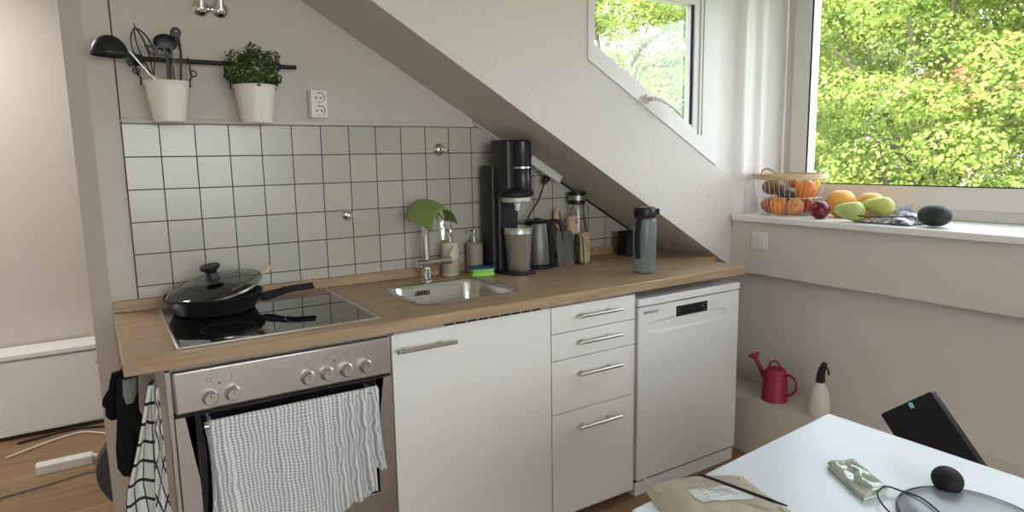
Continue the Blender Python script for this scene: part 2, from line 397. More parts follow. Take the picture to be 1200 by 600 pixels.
# back wall behind the kitchen
bw = struct('wall_back', MB().prism([(-.077, 0), (.0, 0), (2.75, 0), (2.75, slope(2.75)+.1), (.004, slope(.004)+.1), (-.077, ZC)], 0, .12, 'y').prism([(-.077, 0), (-.134, .06), (-.134, .12), (-.077, .12)], 0, ZC, 'z'), PLASTERK)
tp = obj('tile_panel', MB().prism([(0, .88), (2.36, .88), (2.36, slope(2.36)), (1.29, slope(1.29)), (1.29, 1.4831), (0, 1.4831)], -.006, .002, 'y'), TILE, bw)
ub = obj('upper_board', MB().prism([(0.002, 1.487), (1.28, 1.487), (1.28, slope(1.28)), (XR+.3, slope(XR+.3)), (.002, 2.28)], -.004, .002, 'y'), PLASTERK, bw)
obj('board_joint', MB().box((-.0016, -.0032, .88), (.0016, 0, ZC)), DARKGAP, bw)
tr = struct('trim_1', MB().box((.0, -.016, 1.484), (1.285, -.004, 1.500)), PLASTERK, bevel=.003)
trs = struct('trim_2', MB().tube([(1.287, -.010, slope(1.287)-.012), (1.50, -.010, slope(1.50)-.006)], .006, 6), PLASTERK)
struct('trim_3', MB().tube([(1.70, -.009, slope(1.70)-.008), (2.20, -.009, slope(2.2)-.008)], .0045, 6), DARKGAP)
# sloping ceiling over the worktop and the dormer cheek standing on its edge
x1 = 2.62
struct('ceiling_slope', MB().prism([(XR-.1, slope(XR-.1)), (x1, slope(x1)), (x1, slope(x1)+.25), (XR-.1, slope(XR-.1)+.25)], -.400, .35, 'y'), PLASTER)
cheek_hole = [(1.587, 1.729), (2.350, 1.299), (2.350, 2.07), (1.587, 2.07)]
struct('wall_cheek', MB().prism([(XR, slope(XR)+.012), (2.47, slope(2.47)+.012), (2.47, 1.2315), (2.349, 1.2995), (2.349, ZC), (XR, ZC)], -.4005, -.28, 'y', holes=[[(1.587, 1.729), (2.3, 1.327), (2.3, 2.07), (1.587, 2.07)]]), PLASTER)
# niche side: smooth boards with soft vertical ridges between the two windows
plan = [(2.345, -.392), (2.475, -.392), (2.482, -.400), (2.50, -.412), (2.515, -.420), (2.53, -.421), (2.545, -.414), (2.56, -.402), (2.58, -.397), (2.60, -.398), (2.615, -.404), (2.63, -.414), (2.645, -.420), (2.66, -.420), (2.675, -.412), (2.69, -.402), (2.71, -.397), (2.86, -.395), (2.86, -.30), (2.345, -.30)]
struct('wall_niche', MB().prism(smoothpts([(a, b, 0) for a, b in plan], 1) and [(a, b) for a, b in plan], 1.06, ZC, 'z'), UPVC, smooth=50)
# window wall: recessed lower part, parapet, sill, window, plinth
struct('wall_right', MB().box((WX, REAR, 0), (WX+.12, .0, .80)).box((WX, REAR, .80), (WX+.35, -2.3, ZC)), PLASTER)
struct('wall_parapet', MB().box((2.47, -2.3, .795), (2.95, -.401, 1.042)).box((2.47, -.401, .795), (2.95, 0, 1.06)), PLASTER, bevel=.004)
struct('wall_plinth', MB().box((2.305, -2.9, 0), (WX, -.05, .256)), PLASTER, bevel=.005)
sl = struct('trim_sill', MB().box((2.44, -2.3, 1.042), (2.86, -.424, 1.069)), SILL, bevel=.004)
struct('ceiling_lintel', MB().box((2.47, -2.3, 2.25), (2.95, -.38, ZC)), PLASTER)
# main window
wy0, wy1, wz0, wz1 = -2.3, -.40, 1.069, 2.25
w1 = struct('window_1', MB().prism([(wy0, wz0), (wy1, wz0), (wy1, wz1), (wy0, wz1)], 2.85, 2.93, 'x', holes=[[(wy0+.05, wz0+.05), (wy1-.05, wz0+.05), (wy1-.05, wz1-.05), (wy0+.05, wz1-.05)]]), UPVC, bevel=.004)
obj('window_sash', MB().prism([(-2.25, 1.112), (-.444, 1.112), (-.444, 2.21), (-2.25, 2.21)], 2.835, 2.91, 'x', holes=[[(-2.17, 1.205), (-.535, 1.205), (-.535, 2.13), (-2.17, 2.13)]]), UPVC, w1, bevel=.005)
obj('gasket', MB().prism([(-2.171, 1.204), (-.534, 1.204), (-.534, 2.131), (-2.171, 2.131)], 2.838, 2.842, 'x', holes=[[(-2.165, 1.209), (-.541, 1.209), (-.541, 2.125), (-2.165, 2.125)]]), BLACKM, w1)
obj('pane', MB().box((2.868, -2.172, 1.203), (2.874, -.533, 2.132)), WINGLASS, w1)
# cheek window with its slanting lower edge
def inset(P, d):
    n = len(P); out = []; V2 = [Vector(q) for q in P]; area = sum(V2[i].x*V2[(i+1) % n].y-V2[(i+1) % n].x*V2[i].y for i in range(n)); sg = 1 if area > 0 else -1
    for i in range(n):
        a, b, c = V2[i-1], V2[i], V2[(i+1) % n]; d1 = (b-a).normalized(); d2 = (c-b).normalized()
        n1 = Vector((-d1.y, d1.x))*sg; n2 = Vector((-d2.y, d2.x))*sg; k = d/(1+n1.dot(n2)); out.append(tuple(b+(n1+n2)*k))
    return out
WO = [(1.587, 1.729), (2.345, 1.3005), (2.345, 2.07), (1.587, 2.07)]
WI = [(1.628, 1.792), (2.193, 1.4735), (2.193, 2.0), (1.628, 2.0)]
w2 = struct('window_2', MB().prism(WO, -.406, -.33, 'y', holes=[[(1.622, 1.780), (2.225, 1.440), (2.225, 2.02), (1.622, 2.02)]]), UPVC, bevel=.003)
WS = [(1.615, 1.772), (2.238, 1.4205), (2.238, 2.028), (1.615, 2.028)]
obj('window_sash', MB().prism(WS, -.399, -.345, 'y', holes=[WI]), UPVC, w2, bevel=.004)
obj('gasket', MB().prism([(2.186, 1.49), (2.192, 1.487), (2.192, 2.0), (2.186, 2.0)], -.392, -.382, 'y'), BLACKM, w2)
obj('gasket', MB().prism([(2.240, 1.44), (2.2445, 1.437), (2.2445, 2.04), (2.240, 2.04)], -.4085, -.405, 'y'), LIGHTP, w2)
obj('pane', MB().prism([(1.62, 1.79), (2.20, 1.465), (2.20, 2.01), (1.62, 2.01)], -.372, -.366, 'y'), WINGLASS, w2)
hM = MB().lathe([(.0, -.012), (.016, -.012), (.018, -.006), (.018, 0)], 20, T(1.905, -.406, 1.588) @ RX(-90) @ RX(180)); 
hM = MB(); hM.tube([(1.905, -.405, 1.588), (1.905, -.418, 1.588)], .019, 20); hM.tube([(1.905, -.415, 1.588), (1.905, -.452, 1.588)], .011, 14)
hM.tube(smoothpts([(1.905, -.448, 1.588), (1.94, -.458, 1.580), (2.00, -.458, 1.556), (2.06, -.452, 1.524)], 5), [.011]*8+[.010]*8, 12, flat=.7)
obj('window_handle', hM, UPVC, w2, smooth=True)
# closing the rest of the room
struct('wall_left', MB().box((LEFT-.1, REAR-.1, 0), (LEFT, 1.8, ZC)), PLASTER)
RW = [(-.9, .85), (1.5, .85), (1.5, 2.2), (-.9, 2.2)]
struct('wall_rear', MB().prism([(LEFT-.1, 0), (2.95, 0), (2.95, ZC), (LEFT-.1, ZC)], REAR-.12, REAR, 'y', holes=[RW]), PLASTER)
w3 = struct('window_3', MB().prism(RW, REAR-.08, REAR-.02, 'y', holes=[inset(RW, .07)]), UPVC, bevel=.004)
obj('mullion', MB().box((.27, REAR-.078, .9), (.33, REAR-.022, 2.15)), UPVC, w3)
obj('pane', MB().box((-.84, REAR-.055, .91), (1.44, REAR-.05, 2.14)), WINGLASS, w3)
# passage beyond the wall end
struct('wall_hall_right', MB().box((.8, .12, 0), (.9, 1.8, ZC)), PLASTER)
struct('wall_hall_far', MB().box((LEFT-.1, 1.70, 0), (.9, 1.8, ZC)), PLASTERK)
struct('ceiling_hall', MB().box((LEFT-.1, -.28, ZC), (.9, 1.8, ZC+.15)), CEIL)
struct('baseboard_hall', MB().box((LEFT, 1.685, 0), (.8, 1.70, .07)), UPVC, bevel=.003)

# ------------------------------------------------------------------ worktop and built-in units
WT = .875
sink_out = rrect(.775, -.548, 1.195, -.175, .085, 10)
o = obj('worktop', MB().prism([(-.074, -.670), (2.24, -.670), (2.24, -.402), (2.366, -.402), (2.366, -.007), (-.074, -.007)], .840, WT, 'z',
        holes=[rrect(.785, -.538, 1.185, -.185, .078, 10)]), OAK, bevel=.0025)
tag(o, 'long oak kitchen worktop running below the white tiles', 'worktop')
o = obj('worktop_upstand', MB().box((-.073, -.024, WT), (2.30, -.007, .912)), OAK, bevel=.002)
tag(o, 'low oak upstand strip along the foot of the wall tiles', 'trim')

# oven
ov = thing('built_in_oven', 'stainless steel oven with six round knobs under the hob', 'oven', (.32, -.34, 0))
obj('housing', MB().box((.022, -.635, .02), (.617, -.04, .836)), mat('grey_oven_casing', (.42, .41, .39), .45), ov)
obj('side_rail', MB().box((.014, -.658, .10), (.026, -.60, .832)), STEELZ, ov, bevel=.002)
obj('control_panel', MB().box((.030, -.662, .714), (.616, -.636, .829)), STEEL, ov, bevel=.006, bseg=3)
od = obj('oven_door', MB().prism([(.028, .12), (.616, .12), (.616, .706), (.028, .706)], -.658, -.636, 'y', holes=[[(.074, .345), (.565, .345), (.565, .7055), (.074, .7055)]]), STEEL, ov, bevel=.0015)
obj('door_glass', MB().box((.073, -.6565, .343), (.566, -.640, .7058)), OVENGLASS, od)
obj('door_gap', MB().box((.028, -.645, .706), (.616, -.636, .715)), DARKGAP, ov)
hb = MB().tube([(.088, -.710, .690), (.552, -.710, .690)], .0075, 16)
for x in (.105, .535): hb.tube([(x, -.655, .690), (x, -.712, .690)], .0065, 12)
obj('door_handle', hb, NICKEL, od, smooth=True)
for x, z in ((.113, .749), (.168, .750), (.366, .752), (.421, .752), (.477, .753), (.535, .753)):
    k = obj('knob', MB().lathe([(.0205, 0), (.0205, .004), (.0175, .006), (.0165, .022), (.0145, .0245), (0, .0245)], 32, T(x, -.662, z) @ RX(90)), KNOBM, ov, smooth=True)
    obj('pointer', MB().box((x-.0009, -.6869, z+.001), (x+.0009, -.6862, z+.013)), TEXTD, k)
for x, z in ((.138, .783), (.444, .785)):
    obj('indicator_lamp', MB().lathe([(.0028, 0), (.0028, .0008), (0, .0012)], 12, T(x, -.6618, z) @ RX(90)), mat('red_brown_lens', (.12, .02, .015), .3), ov)
for x, z, kind in ((.113, .795, 0), (.168, .798, 1), (.366, .794, 2), (.421, .795, 2), (.477, .799, 2), (.535, .799, 2)):
    pr = MB()
    if kind == 1: pr.tube([(x, -.6622, z-.005), (x, -.6622, z+.006)], .0008, 4)
    if kind == 0: pr.tube([(x-.006, -.6622, z-.004), (x+.006, -.6622, z-.004), (x+.006, -.6622, z+.005), (x-.006, -.6622, z+.005)], .0005, 4, closed=True)
    if kind == 2:
        for dx, dz in ((-.004, -.003), (.004, -.003), (-.004, .004), (.004, .004)): pr.tube([(x+dx+.0018*math.cos(t*PI/3), -.6622, z+dz+.0018*math.sin(t*PI/3)) for t in range(6)], .0004, 4, closed=True)
    obj('knob_symbol', pr, TEXTD, ov)

# hob
hb = thing('ceramic_hob', 'black glass hob with thin steel frame set in the worktop', 'hob', (.33, -.345, WT))
ho = [(.050, -.618), (.607, -.618), (.607, -.068), (.050, -.068)]
obj('steel_frame', MB().prism(ho, WT, WT+.0065, 'z', holes=[inset(ho, .009)]), NICKEL, hb, bevel=.002)
gl = obj('glass_plate', MB().prism(inset(ho, .0092), WT+.0005, WT+.0055, 'z'), HOBGLASS, hb)
zr = MB()
for x, y, r in ((.20, -.20, .10), (.20, -.475, .075), (.46, -.20, .075), (.46, -.475, .10)):
    zr.prism([(x+r*math.cos(t*PI/24), y+r*math.sin(t*PI/24)) for t in range(48)], WT+.0056, WT+.0058, 'z', holes=[[(x+(r-.0015)*math.cos(t*PI/24), y+(r-.0015)*math.sin(t*PI/24)) for t in range(48)]])
obj('zone_rings', zr, HOBPRINT, gl)

def barhandle(parent, x0, x1, z, y=-.690, yf=-.655):
    m = MB().tube([(x0, y, z), (x1, y, z)], .0062, 16)
    d = (x1-x0)
    for x in (x0+.16*d, x1-.22*d): m.tube([(x, yf, z), (x, y, z)], .0052, 12)
    return obj('handle', m, NICKEL, parent, smooth=True)
# sink cabinet
sc = thing('sink_cabinet', 'white cabinet with one wide door below the sink', 'cabinet', (.92, -.34, 0))
obj('carcass', MB().box((.622, -.632, .08), (1.218, -.05, .60)).box((.622, -.632, .60), (.638, -.05, .836)).box((1.202, -.632, .60), (1.218, -.05, .836)), CARC, sc)
d = obj('door', MB().box((.6225, -.655, .034), (1.2145, -.636, .829)), FRONT, sc, bevel=.0015)
barhandle(d, .628, .826, .783)
vs = MB()
for i in range(9): vs.box((.80+i*.042, -.6560, .831), (.835+i*.042, -.640, .8385))
vb = obj('vent_strip', MB().box((.63, -.6545, .830), (1.21, -.638, .8395)), LIGHTP, sc)
obj('vent_slots', vs, DARKGAP, vb)
for x in (.67, 1.17): obj('leg', MB().tube([(x, -.59, 0), (x, -.59, .08)], .016, 16), BLACK, sc, smooth=True)
# drawer cabinet
dc = thing('drawer_cabinet', 'white cabinet with four handled drawers beside the dishwasher', 'cabinet', (1.42, -.34, 0))
obj('carcass', MB().box((1.222, -.632, .08), (1.612, -.05, .836)), CARC, dc)
for z0, z1, hz in ((.7335, .829, .791), (.6345, .7305, .694), (.4345, .6315, .577), (.034, .4315, .375)):
    d = obj('drawer', MB().box((1.2185, -.655, z0), (1.6135, -.636, z1)), FRONT, dc, bevel=.0015)
    barhandle(d, 1.319, 1.518, hz)
for x in (1.27, 1.57): obj('leg', MB().lathe([(.026, 0), (.026, .008), (.015, .014), (.015, .08)], 20, T(x, -.585, 0)), BLACK, dc, smooth=True)
# dishwasher
dw = thing('dishwasher', 'white dishwasher with small black display at the worktop end', 'dishwasher', (1.915, -.34, 0))
obj('body', MB().box((1.622, -.630, .065), (2.208, -.05, .778)), DW, dw)
obj('top_panel', MB().box((1.620, -.668, .7785), (2.210, -.05, .808)), DW, dw, bevel=.004, bseg=3)
obj('kickplate', MB().box((1.622, -.655, 0), (2.208, -.08, .057)), DW, dw, bevel=.003)
obj('door_gap', MB().box((1.624, -.652, .055), (2.206, -.60, .070)), DARKGAP, dw)
# door with a scooped grip
dd = MB(); X0, X1, Z0, Z1 = 1.6225, 2.2075, .069, .774
def doorf(u, v):
    x = lerp(X0, X1, u); z = lerp(Z0, Z1, v); a = max(0, 1-abs((x-1.905)/.225)**6); zc = .688
    k = (z-zc)/.022; g = 0
    if abs(k) < 1: g = .017*a*(1-abs(k)**1.5)*(1 if k < .0 else 1)
    return (x, -.664+g, z)
us = [(i/60) for i in range(61)]
dd.grid(doorf, 60, 120)
bmv = dd.bm
bmv.verts.ensure_lookup_table()
dd.box((X0, -.660, Z0), (X1, -.634, Z1))
dob = obj('door', dd, DW, dw, smooth=50)
obj('display', MB().box((1.828, -.6652, .712), (2.009, -.6625, .754)), DISPLAY, dob)
for i in range(3):
    for x in (1.842, 1.993): obj('display_mark', MB().cbox((x, -.6655, .721+i*.0115), (.005, .0006, .0016)), LIGHTP, dob)
obj('display_mark', MB().cbox((1.983, -.6655, .735), (.003, .0006, .010)), LIGHTP, dob)
for x, z in ((1.803, .716), (2.034, .737)): obj('button_mark', MB().cbox((x, -.6646, z), (.016, .0012, .002)), LIGHTP, dob)
text('SAMSUNG', .0175, TEXTD, T(1.690, -.6648, .7505) @ RX(90), dob)

# ------------------------------------------------------------------ sink and tap
sk = thing('inset_sink', 'rounded stainless steel sink let into the worktop', 'sink', (.985, -.36, WT))
m = MB(); loops = []
for (d, z, r) in ((0, WT+.001, .085), (.002, WT+.004, .085), (.012, WT+.004, .080), (.016, WT-.002, .075), (.022, WT-.012, .07), (.030, WT-.10, .065), (.045, WT-.135, .055), (.075, WT-.145, .05)):
    loops.append([m.bm.verts.new((x, y, z)) for x, y in rrect(.775+d, -.548+d, 1.195-d, -.175-d, max(r-d*.3, .02), 10)])
for A, B in zip(loops, loops[1:]):
    n = len(A)
    for i in range(n): m.bm.faces.new((A[i], A[(i+1) % n], B[(i+1) % n], B[i]))
m.bm.faces.new(loops[-1])
obj('bowl', m, SINKM, sk, smooth='all', recalc=True)
ofl = MB()
for i, x in enumerate((.916, .925, .934, .943, .952, .961)):
    ofl.cbox((x, -.2075, WT-.028), (.0045, .003, .017))
obj('overflow_slots', ofl, DARKGAP, sk)
obj('drain', MB().lathe([(.040, 0), (.040, .002), (.030, .002), (.026, -.001), (0, -.001)], 28, T(.985, -.36, WT-.145)), CHROME, sk, smooth=True)

ft = thing('mixer_tap', 'tall chrome mixer tap with side lever behind the sink', 'tap', (.997, -.115, WT))
m = MB().lathe([(.026, 0), (.026, .004), (.021, .007), (.020, .050)], 28, T(.997, -.115, WT)); m.tube([(.997, -.115, WT+.05), (.997, -.115, 1.118)], .0145, 20)
obj('column', m, CHROME, ft, smooth=True)
obj('mixer_body', MB().tube([(.957, -.118, .944), (1.055, -.126, .947)], .0155, 20).tube([(1.056, -.126, .947), (1.100, -.130, .948)], .0165, 20), CHROME, ft, smooth=True)
obj('lever', MB().tube([(1.082, -.13, .955), (1.092, -.128, .975), (1.112, -.125, 1.002)], [.0045, .0042, .0038], 12), CHROME, ft, smooth=True)
obj('spout', MB().tube(smoothpts([(.997, -.115, 1.112), (.998, -.117, 1.140), (1.004, -.14, 1.155), (1.012, -.175, 1.150), (1.020, -.205, 1.120), (1.022, -.210, 1.085), (1.024, -.214, 1.046)], 6), [.012]*24+[.0125]*6+[.0145]*7, 18), CHROME, ft, smooth=True)
obj('wall_pipe', MB().tube([(1.022, -.075, WT), (1.022, -.075, 1.05)], .0035, 8), CHROME, ft, smooth=True)
# green sheet draped over the spout
bk = [Vector(v) for v in ((.928, -.085, 1.128), (.945, -.088, 1.165), (.975, -.092, 1.190), (1.005, -.10, 1.196), (1.045, -.10, 1.188), (1.080, -.10, 1.160), (1.094, -.10, 1.105))]
fr = [Vector(v) for v in ((.987, -.205, 1.074), (.990, -.208, 1.110), (1.003, -.21, 1.143), (1.028, -.212, 1.160), (1.058, -.21, 1.156), (1.082, -.208, 1.135), (1.098, -.205, 1.098))]
B_, F_ = smoothpts(bk, 5), smoothpts(fr, 5); NB = len(B_)-1
def drape(u, v):
    i = min(int(round(u*NB)), NB); a, b = B_[i], F_[i]; p = a.lerp(b, v); p.z += .006*math.sin(PI*v); return p
o = obj('green_sink_mat', MB().grid(drape, NB, 10), GREEN, None, smooth='all', solid=.0025)
tag(o, 'olive green rubber sheet draped over the chrome tap', 'cloth')

def soapbottle(x, y, h, r, m1, label, m2=None):
    t = thing('soap_dispenser', label, 'soap dispenser', (x, y, WT), 'soap dispensers behind the sink')
    b = obj('bottle', MB().lathe([(r*.9, 0), (r, .004), (r, h-.006), (r*.85, h), (.012, h+.002)], 32, T(x, y, WT)), m1, t, smooth=True)
    if m2: obj('label_band', MB().lathe([(r+.0004, .012), (r+.0004, h*.52)], 32, T(x, y, WT), cap=False), m2, b, smooth=True)
    obj('pump', MB().tube([(x, y, WT+h), (x, y, WT+h+.022)], .0105, 16).tube([(x, y, WT+h+.02), (x, y, WT+h+.048)], .004, 10)
        .tube(smoothpts([(x, y, WT+h+.046), (x-.015, y-.008, WT+h+.053), (x-.030, y-.015, WT+h+.050), (x-.037, y-.018, WT+h+.040)], 4), .0042, 10).lathe([(.011, WT+h+.043), (.009, WT+h+.054), (0, WT+h+.055)], 16, T(x, y, 0)), CHROME, t, smooth=True)
soapbottle(1.128, -.07, .137, .036, SOAP1, 'cream and beige soap dispenser right behind the tap lever', SOAP1B)
soapbottle(1.252, -.055, .125, .036, SOAP2, 'darker taupe soap dispenser behind the green sponge')
sp = thing('kitchen_sponge', 'bright green sponge with blue scouring top by the sink', 'sponge', (1.232, -.152, WT))
def spong(z0, z1, pinch):
    m = MB(); n = 12; P = []
    for i in range(n+1): P.append((-.048+.096*i/n, -.030))
    for i in range(n+1): P.append((.048-.096*i/n, .030))
    m.prism(P, z0, z1, 'z'); 
    for v in m.bm.verts: v.co = T(1.228, -.155, 0) @ RZ(-14) @ v.co
    return m
mm = MB()
prof = [(.046, 0), (.049, .003), (.048, .009), (.043, .015), (.048, .022), (.050, .028)]
rings = []
for hx, z in prof: rings.append([mm.bm.verts.new(T(1.228, -.155, WT+.001) @ RZ(-14) @ Vector((x, y, z))) for x, y in rrect(-hx, -hx*.62, hx, hx*.62, .008, 3)])
for A, B in zip(rings, rings[1:]):
    for i in range(len(A)): mm.bm.faces.new((A[i], A[(i+1) % len(A)], B[(i+1) % len(A)], B[i]))
mm.bm.faces.new(rings[0]); mm.bm.faces.new(rings[-1])
obj('foam', mm, GREENIN, sp, smooth=True)
mm = MB().prism(rrect(-.049, -.031, .049, .031, .008, 3), 0, .007, 'z')
for v in mm.bm.verts: v.co = T(1.228, -.155, WT+.029) @ RZ(-14) @ v.co
obj('scourer', mm, BLUE, sp)

# ------------------------------------------------------------------ drinks machine, kettle, boards, bottles
sm = thing('soda_maker', 'tall black soda maker holding a steel jug', 'soda maker', (1.36, -.16, WT))
obj('base', MB().prism([(1.378+.070*math.cos(t*PI/20), -.205+.070*math.sin(t*PI/20)) for t in range(-17, 5)]+[(1.425, -.06), (1.300, -.06), (1.300, -.18)], WT, WT+.014, 'z'), NAVY, sm, bevel=.004)
obj('column', MB().prism(rrect(1.310, -.160, 1.412, -.052, .012, 4), WT, 1.318, 'z'), NAVY, sm, bevel=.004)
obj('cylinder_housing', MB().prism(rrect(1.294, -.138, 1.336, -.045, .010, 4), WT, 1.322, 'z'), BLACK, sm, bevel=.004)
hd = obj('head', MB().prism(rrect(1.306, -.228, 1.430, -.10, .028, 6), 1.215, 1.425, 'z'), BLACK, sm, bevel=.006)
obj('front_cover', MB().lathe([(.040, 1.315), (.041, 1.318), (.041, 1.417), (.036, 1.422), (0, 1.423)], 28, T(1.388, -.222, 0)).lathe([(.040, 1.222), (.041, 1.225), (.041, 1.309), (.040, 1.311)], 28, T(1.388, -.222, 0)), NAVY, hd, smooth=True)
obj('silver_band', MB().lathe([(.0418, 1.310), (.0418, 1.3165)], 28, T(1.388, -.222, 0), cap=True), NICKEL, hd, smooth=True)
obj('collar', MB().lathe([(.060, 1.192), (.072, 1.200), (.074, 1.212), (.066, 1.226), (.058, 1.232)], 32, T(1.376, -.195, 0)), BLACK, sm, smooth=True)
obj('rim_ring', MB().lathe([(.058, 1.172), (.063, 1.176), (.063, 1.191), (.060, 1.193)], 32, T(1.376, -.195, 0)), mat('brushed_pale_ring', (.55, .54, .48), .4, .3), sm, smooth=True)
obj('nozzle', MB().lathe([(.006, 1.135), (.010, 1.137), (.010, 1.156), (.013, 1.158), (.013, 1.172)], 18, T(1.376, -.205, 0)), WHITEP, sm, smooth=True)
JUGM = brushed('jug_steel', (.60, .58, .54), .34, 'Z'); JUGM.node_tree.nodes['Principled BSDF'].inputs['Metallic'].default_value = .9
jg = obj('steel_jug', MB().lathe([(.046, 0), (.0475, .003), (.0585, .150), (.060, .152), (.060, .158), (.0595, .160), (.0625, .180), (.0605, .180), (.057, .155), (.045, .01), (0, .01)], 40, T(1.378, -.205, WT+.0145)), JUGM, sm, smooth=True)
obj('jug_ring', MB().lathe([(.052, 1.040), (.055, 1.050), (.048, 1.060), (.040, 1.058), (.040, 1.045)], 32, T(1.378, -.205, 0)), BLACK, jg, smooth=True)

kt = thing('electric_kettle', 'steel electric kettle with black handle beside the soda maker', 'kettle', (1.535, -.13, WT))
obj('base', MB().lathe([(.078, 0), (.080, .004), (.080, .014), (.072, .020)], 32, T(1.527, -.13, WT)), BLACK, kt, smooth=True)
obj('body', MB().lathe([(.074, .020), (.075, .024), (.058, .190), (.056, .196)], 40, T(1.527, -.13, WT)), mat('steel_kettle_shell', (.15, .145, .14), .42, .7), kt, smooth=True)
obj('lid', MB().lathe([(.056, .194), (.057, .200), (.050, .208), (.018, .211), (.014, .216), (0, .217)], 32, T(1.527, -.13, WT)), BLACK, kt, smooth=True)
obj('spout', MB().tube([(1.482, -.15, WT+.165), (1.462, -.158, WT+.190)], [.020, .012], 12), BLACK, kt, smooth=True)
obj('handle', MB().tube(smoothpts([(1.560, -.155, WT+.195), (1.605, -.165, WT+.200), (1.628, -.170, WT+.175), (1.628, -.17, WT+.12), (1.612, -.165, WT+.06), (1.588, -.158, WT+.035)], 5), .0115, 12, flat=.8), BLACK, kt, smooth=True)
mm = MB().prism([(-.022, .020), (.022, .020), (.016, .195), (-.018, .195)], -.006, .006, 'y')
for v in mm.bm.verts: v.co = T(1.562, -.196, WT) @ RZ(28) @ RX(-6) @ v.co
obj('black_spine', mm, BLACK, kt)

def board(name, lab, poly, th, m, loc, rot, hole=None, grp='boards stood up beside the kettle', cat='cutting board', bev=.002):
    o = obj(name, MB().prism(poly, -th/2, th/2, 'y', holes=[hole] if hole else ()), m, None, bevel=bev, w=False)
    o.location = loc; o.rotation_euler = [math.radians(a) for a in rot]
    return tag(o, lab, cat, grp)
def ell(cx, cz, a, b, n=24): return [(cx+a*math.cos(2*PI*i/n), cz+b*math.sin(2*PI*i/n)) for i in range(n)]
board('cutting_board', 'dark grey brown cutting board leaning at the front, next to the kettle', rrect(-.056, 0, .054, .155, .016, 5), .010, DARKWOOD, (1.642, -.185, WT), (-7, 2, 12))
board('cutting_board', 'tall pale wooden cutting board standing behind the dark board', rrect(-.034, 0, .034, .212, .012, 5), .016, BEECH, (1.738, -.118, WT), (-2, 0, 20), hole=ell(.018, .185, .010, .010))
board('cutting_board', 'shorter pale wooden board with rounded corner, nearest the glass carafe', rrect(-.042, 0, .040, .138, .022, 6), .015, woodmat('light_beech', (.36, .26, .15), (.55, .42, .26), (6, 6, 30), .5), (1.762, -.165, WT), (-2, 2, 22))
P = [(-.012, .0)] + [(.038*math.cos(t), .205+.052*math.sin(t)) for t in [math.radians(-100-340*i/22) for i in range(23)]][::-1] + []
rb = MB().prism(ell(0, .196, .040, .050, 28), -.005, .005, 'y', holes=[ell(.006, .205, .012, .026, 16)]).prism([(-.014, 0), (.014, 0), (.012, .152), (-.012, .152)], -.005, .005, 'y')
o = obj('wooden_turner', rb, BEECH, None, bevel=.002, w=False); o.location = (1.712, -.066, WT); o.rotation_euler = (math.radians(-8), math.radians(4), math.radians(20))
tag(o, 'flat wooden spoon with oval head standing behind the dark board', 'wooden spoon')
rk = thing('board_rack', 'thin dark wire rack between the standing boards', 'rack', (1.72, -.16, WT))
for dx in (0, .020): obj('wire_loop', MB().tube(smoothpts([(1.706+dx, -.205, WT+.004), (1.712+dx, -.190, WT+.10), (1.715+dx, -.175, WT+.125), (1.722+dx, -.15, WT+.12), (1.728+dx, -.135, WT+.004)], 5), .0028, 8), BLACKI, rk, smooth=True)
obj('rack_foot', MB().tube([(1.706, -.205, WT+.003), (1.726, -.205, WT+.003), (1.748, -.135, WT+.003), (1.728, -.135, WT+.003)], .0028, 8, closed=True), BLACKI, rk, smooth=True)

cf = thing('glass_carafe', 'clear glass carafe with black and steel stopper behind the boards', 'carafe', (1.79, -.075, WT))
obj('glass_body', MB().lathe([(0, .003), (.048, .003), (.052, .008), (.050, .14), (.040, .20), (.034, .245), (.036, .262)], 36, T(1.800, -.062, WT), cap=False), CLEAR, cf, smooth='all')
obj('stopper', MB().lathe([(.034, .258), (.040, .262), (.040, .278)], 28, T(1.800, -.062, WT)).lathe([(.040, .300), (.043, .303), (.043, .312), (.038, .316), (0, .316)], 28, T(1.800, -.062, WT)), BLACK, cf, smooth=True)
obj('stopper_band', MB().lathe([(.0385, .278), (.0385, .300)], 28, T(1.800, -.062, WT), cap=False), mat('tarnished_steel', (.4, .40, .33), .35, .8), cf, smooth=True)

o = obj('small_speaker', MB().prism(rrect(2.035, -.150, 2.112, -.075, .010, 4), WT, .992, 'z'), BLACKM, None, bevel=.005)
tag(o, 'small plain black box standing in the corner of the worktop', 'box')
wb = thing('water_bottle', 'smoky grey drinking bottle with black lid and strap', 'bottle', (1.790, -.520, WT))
obj('body', MB().lathe([(0, .002), (.038, 0), (.045, .004), (.0475, .012), (.0475, .215), (.045, .224), (.036, .229)], 40, T(1.790, -.520, WT), cap=False), GREYBOTTLE, wb, smooth='all')
obj('lid', MB().lathe([(.044, .229), (.045, .231), (.045, .262), (.042, .270), (.030, .272), (0, .272)], 36, T(1.790, -.520, WT)), BLACK, wb, smooth=True)
obj('lid_catch', MB().cbox((1.826, -.553, WT+.252), (.016, .014, .024)), BLACKM, wb, bevel=.002)
obj('strap', MB().tube(smoothpts([(1.748, -.545, WT+.240), (1.738, -.542, WT+.225), (1.735, -.538, WT+.17), (1.735, -.538, WT+.10), (1.738, -.538, WT+.065)], 5), .0105, 10, flat=.4), BLACKM, wb, smooth=True)
for z in (.05, .085, .12, .155): pass

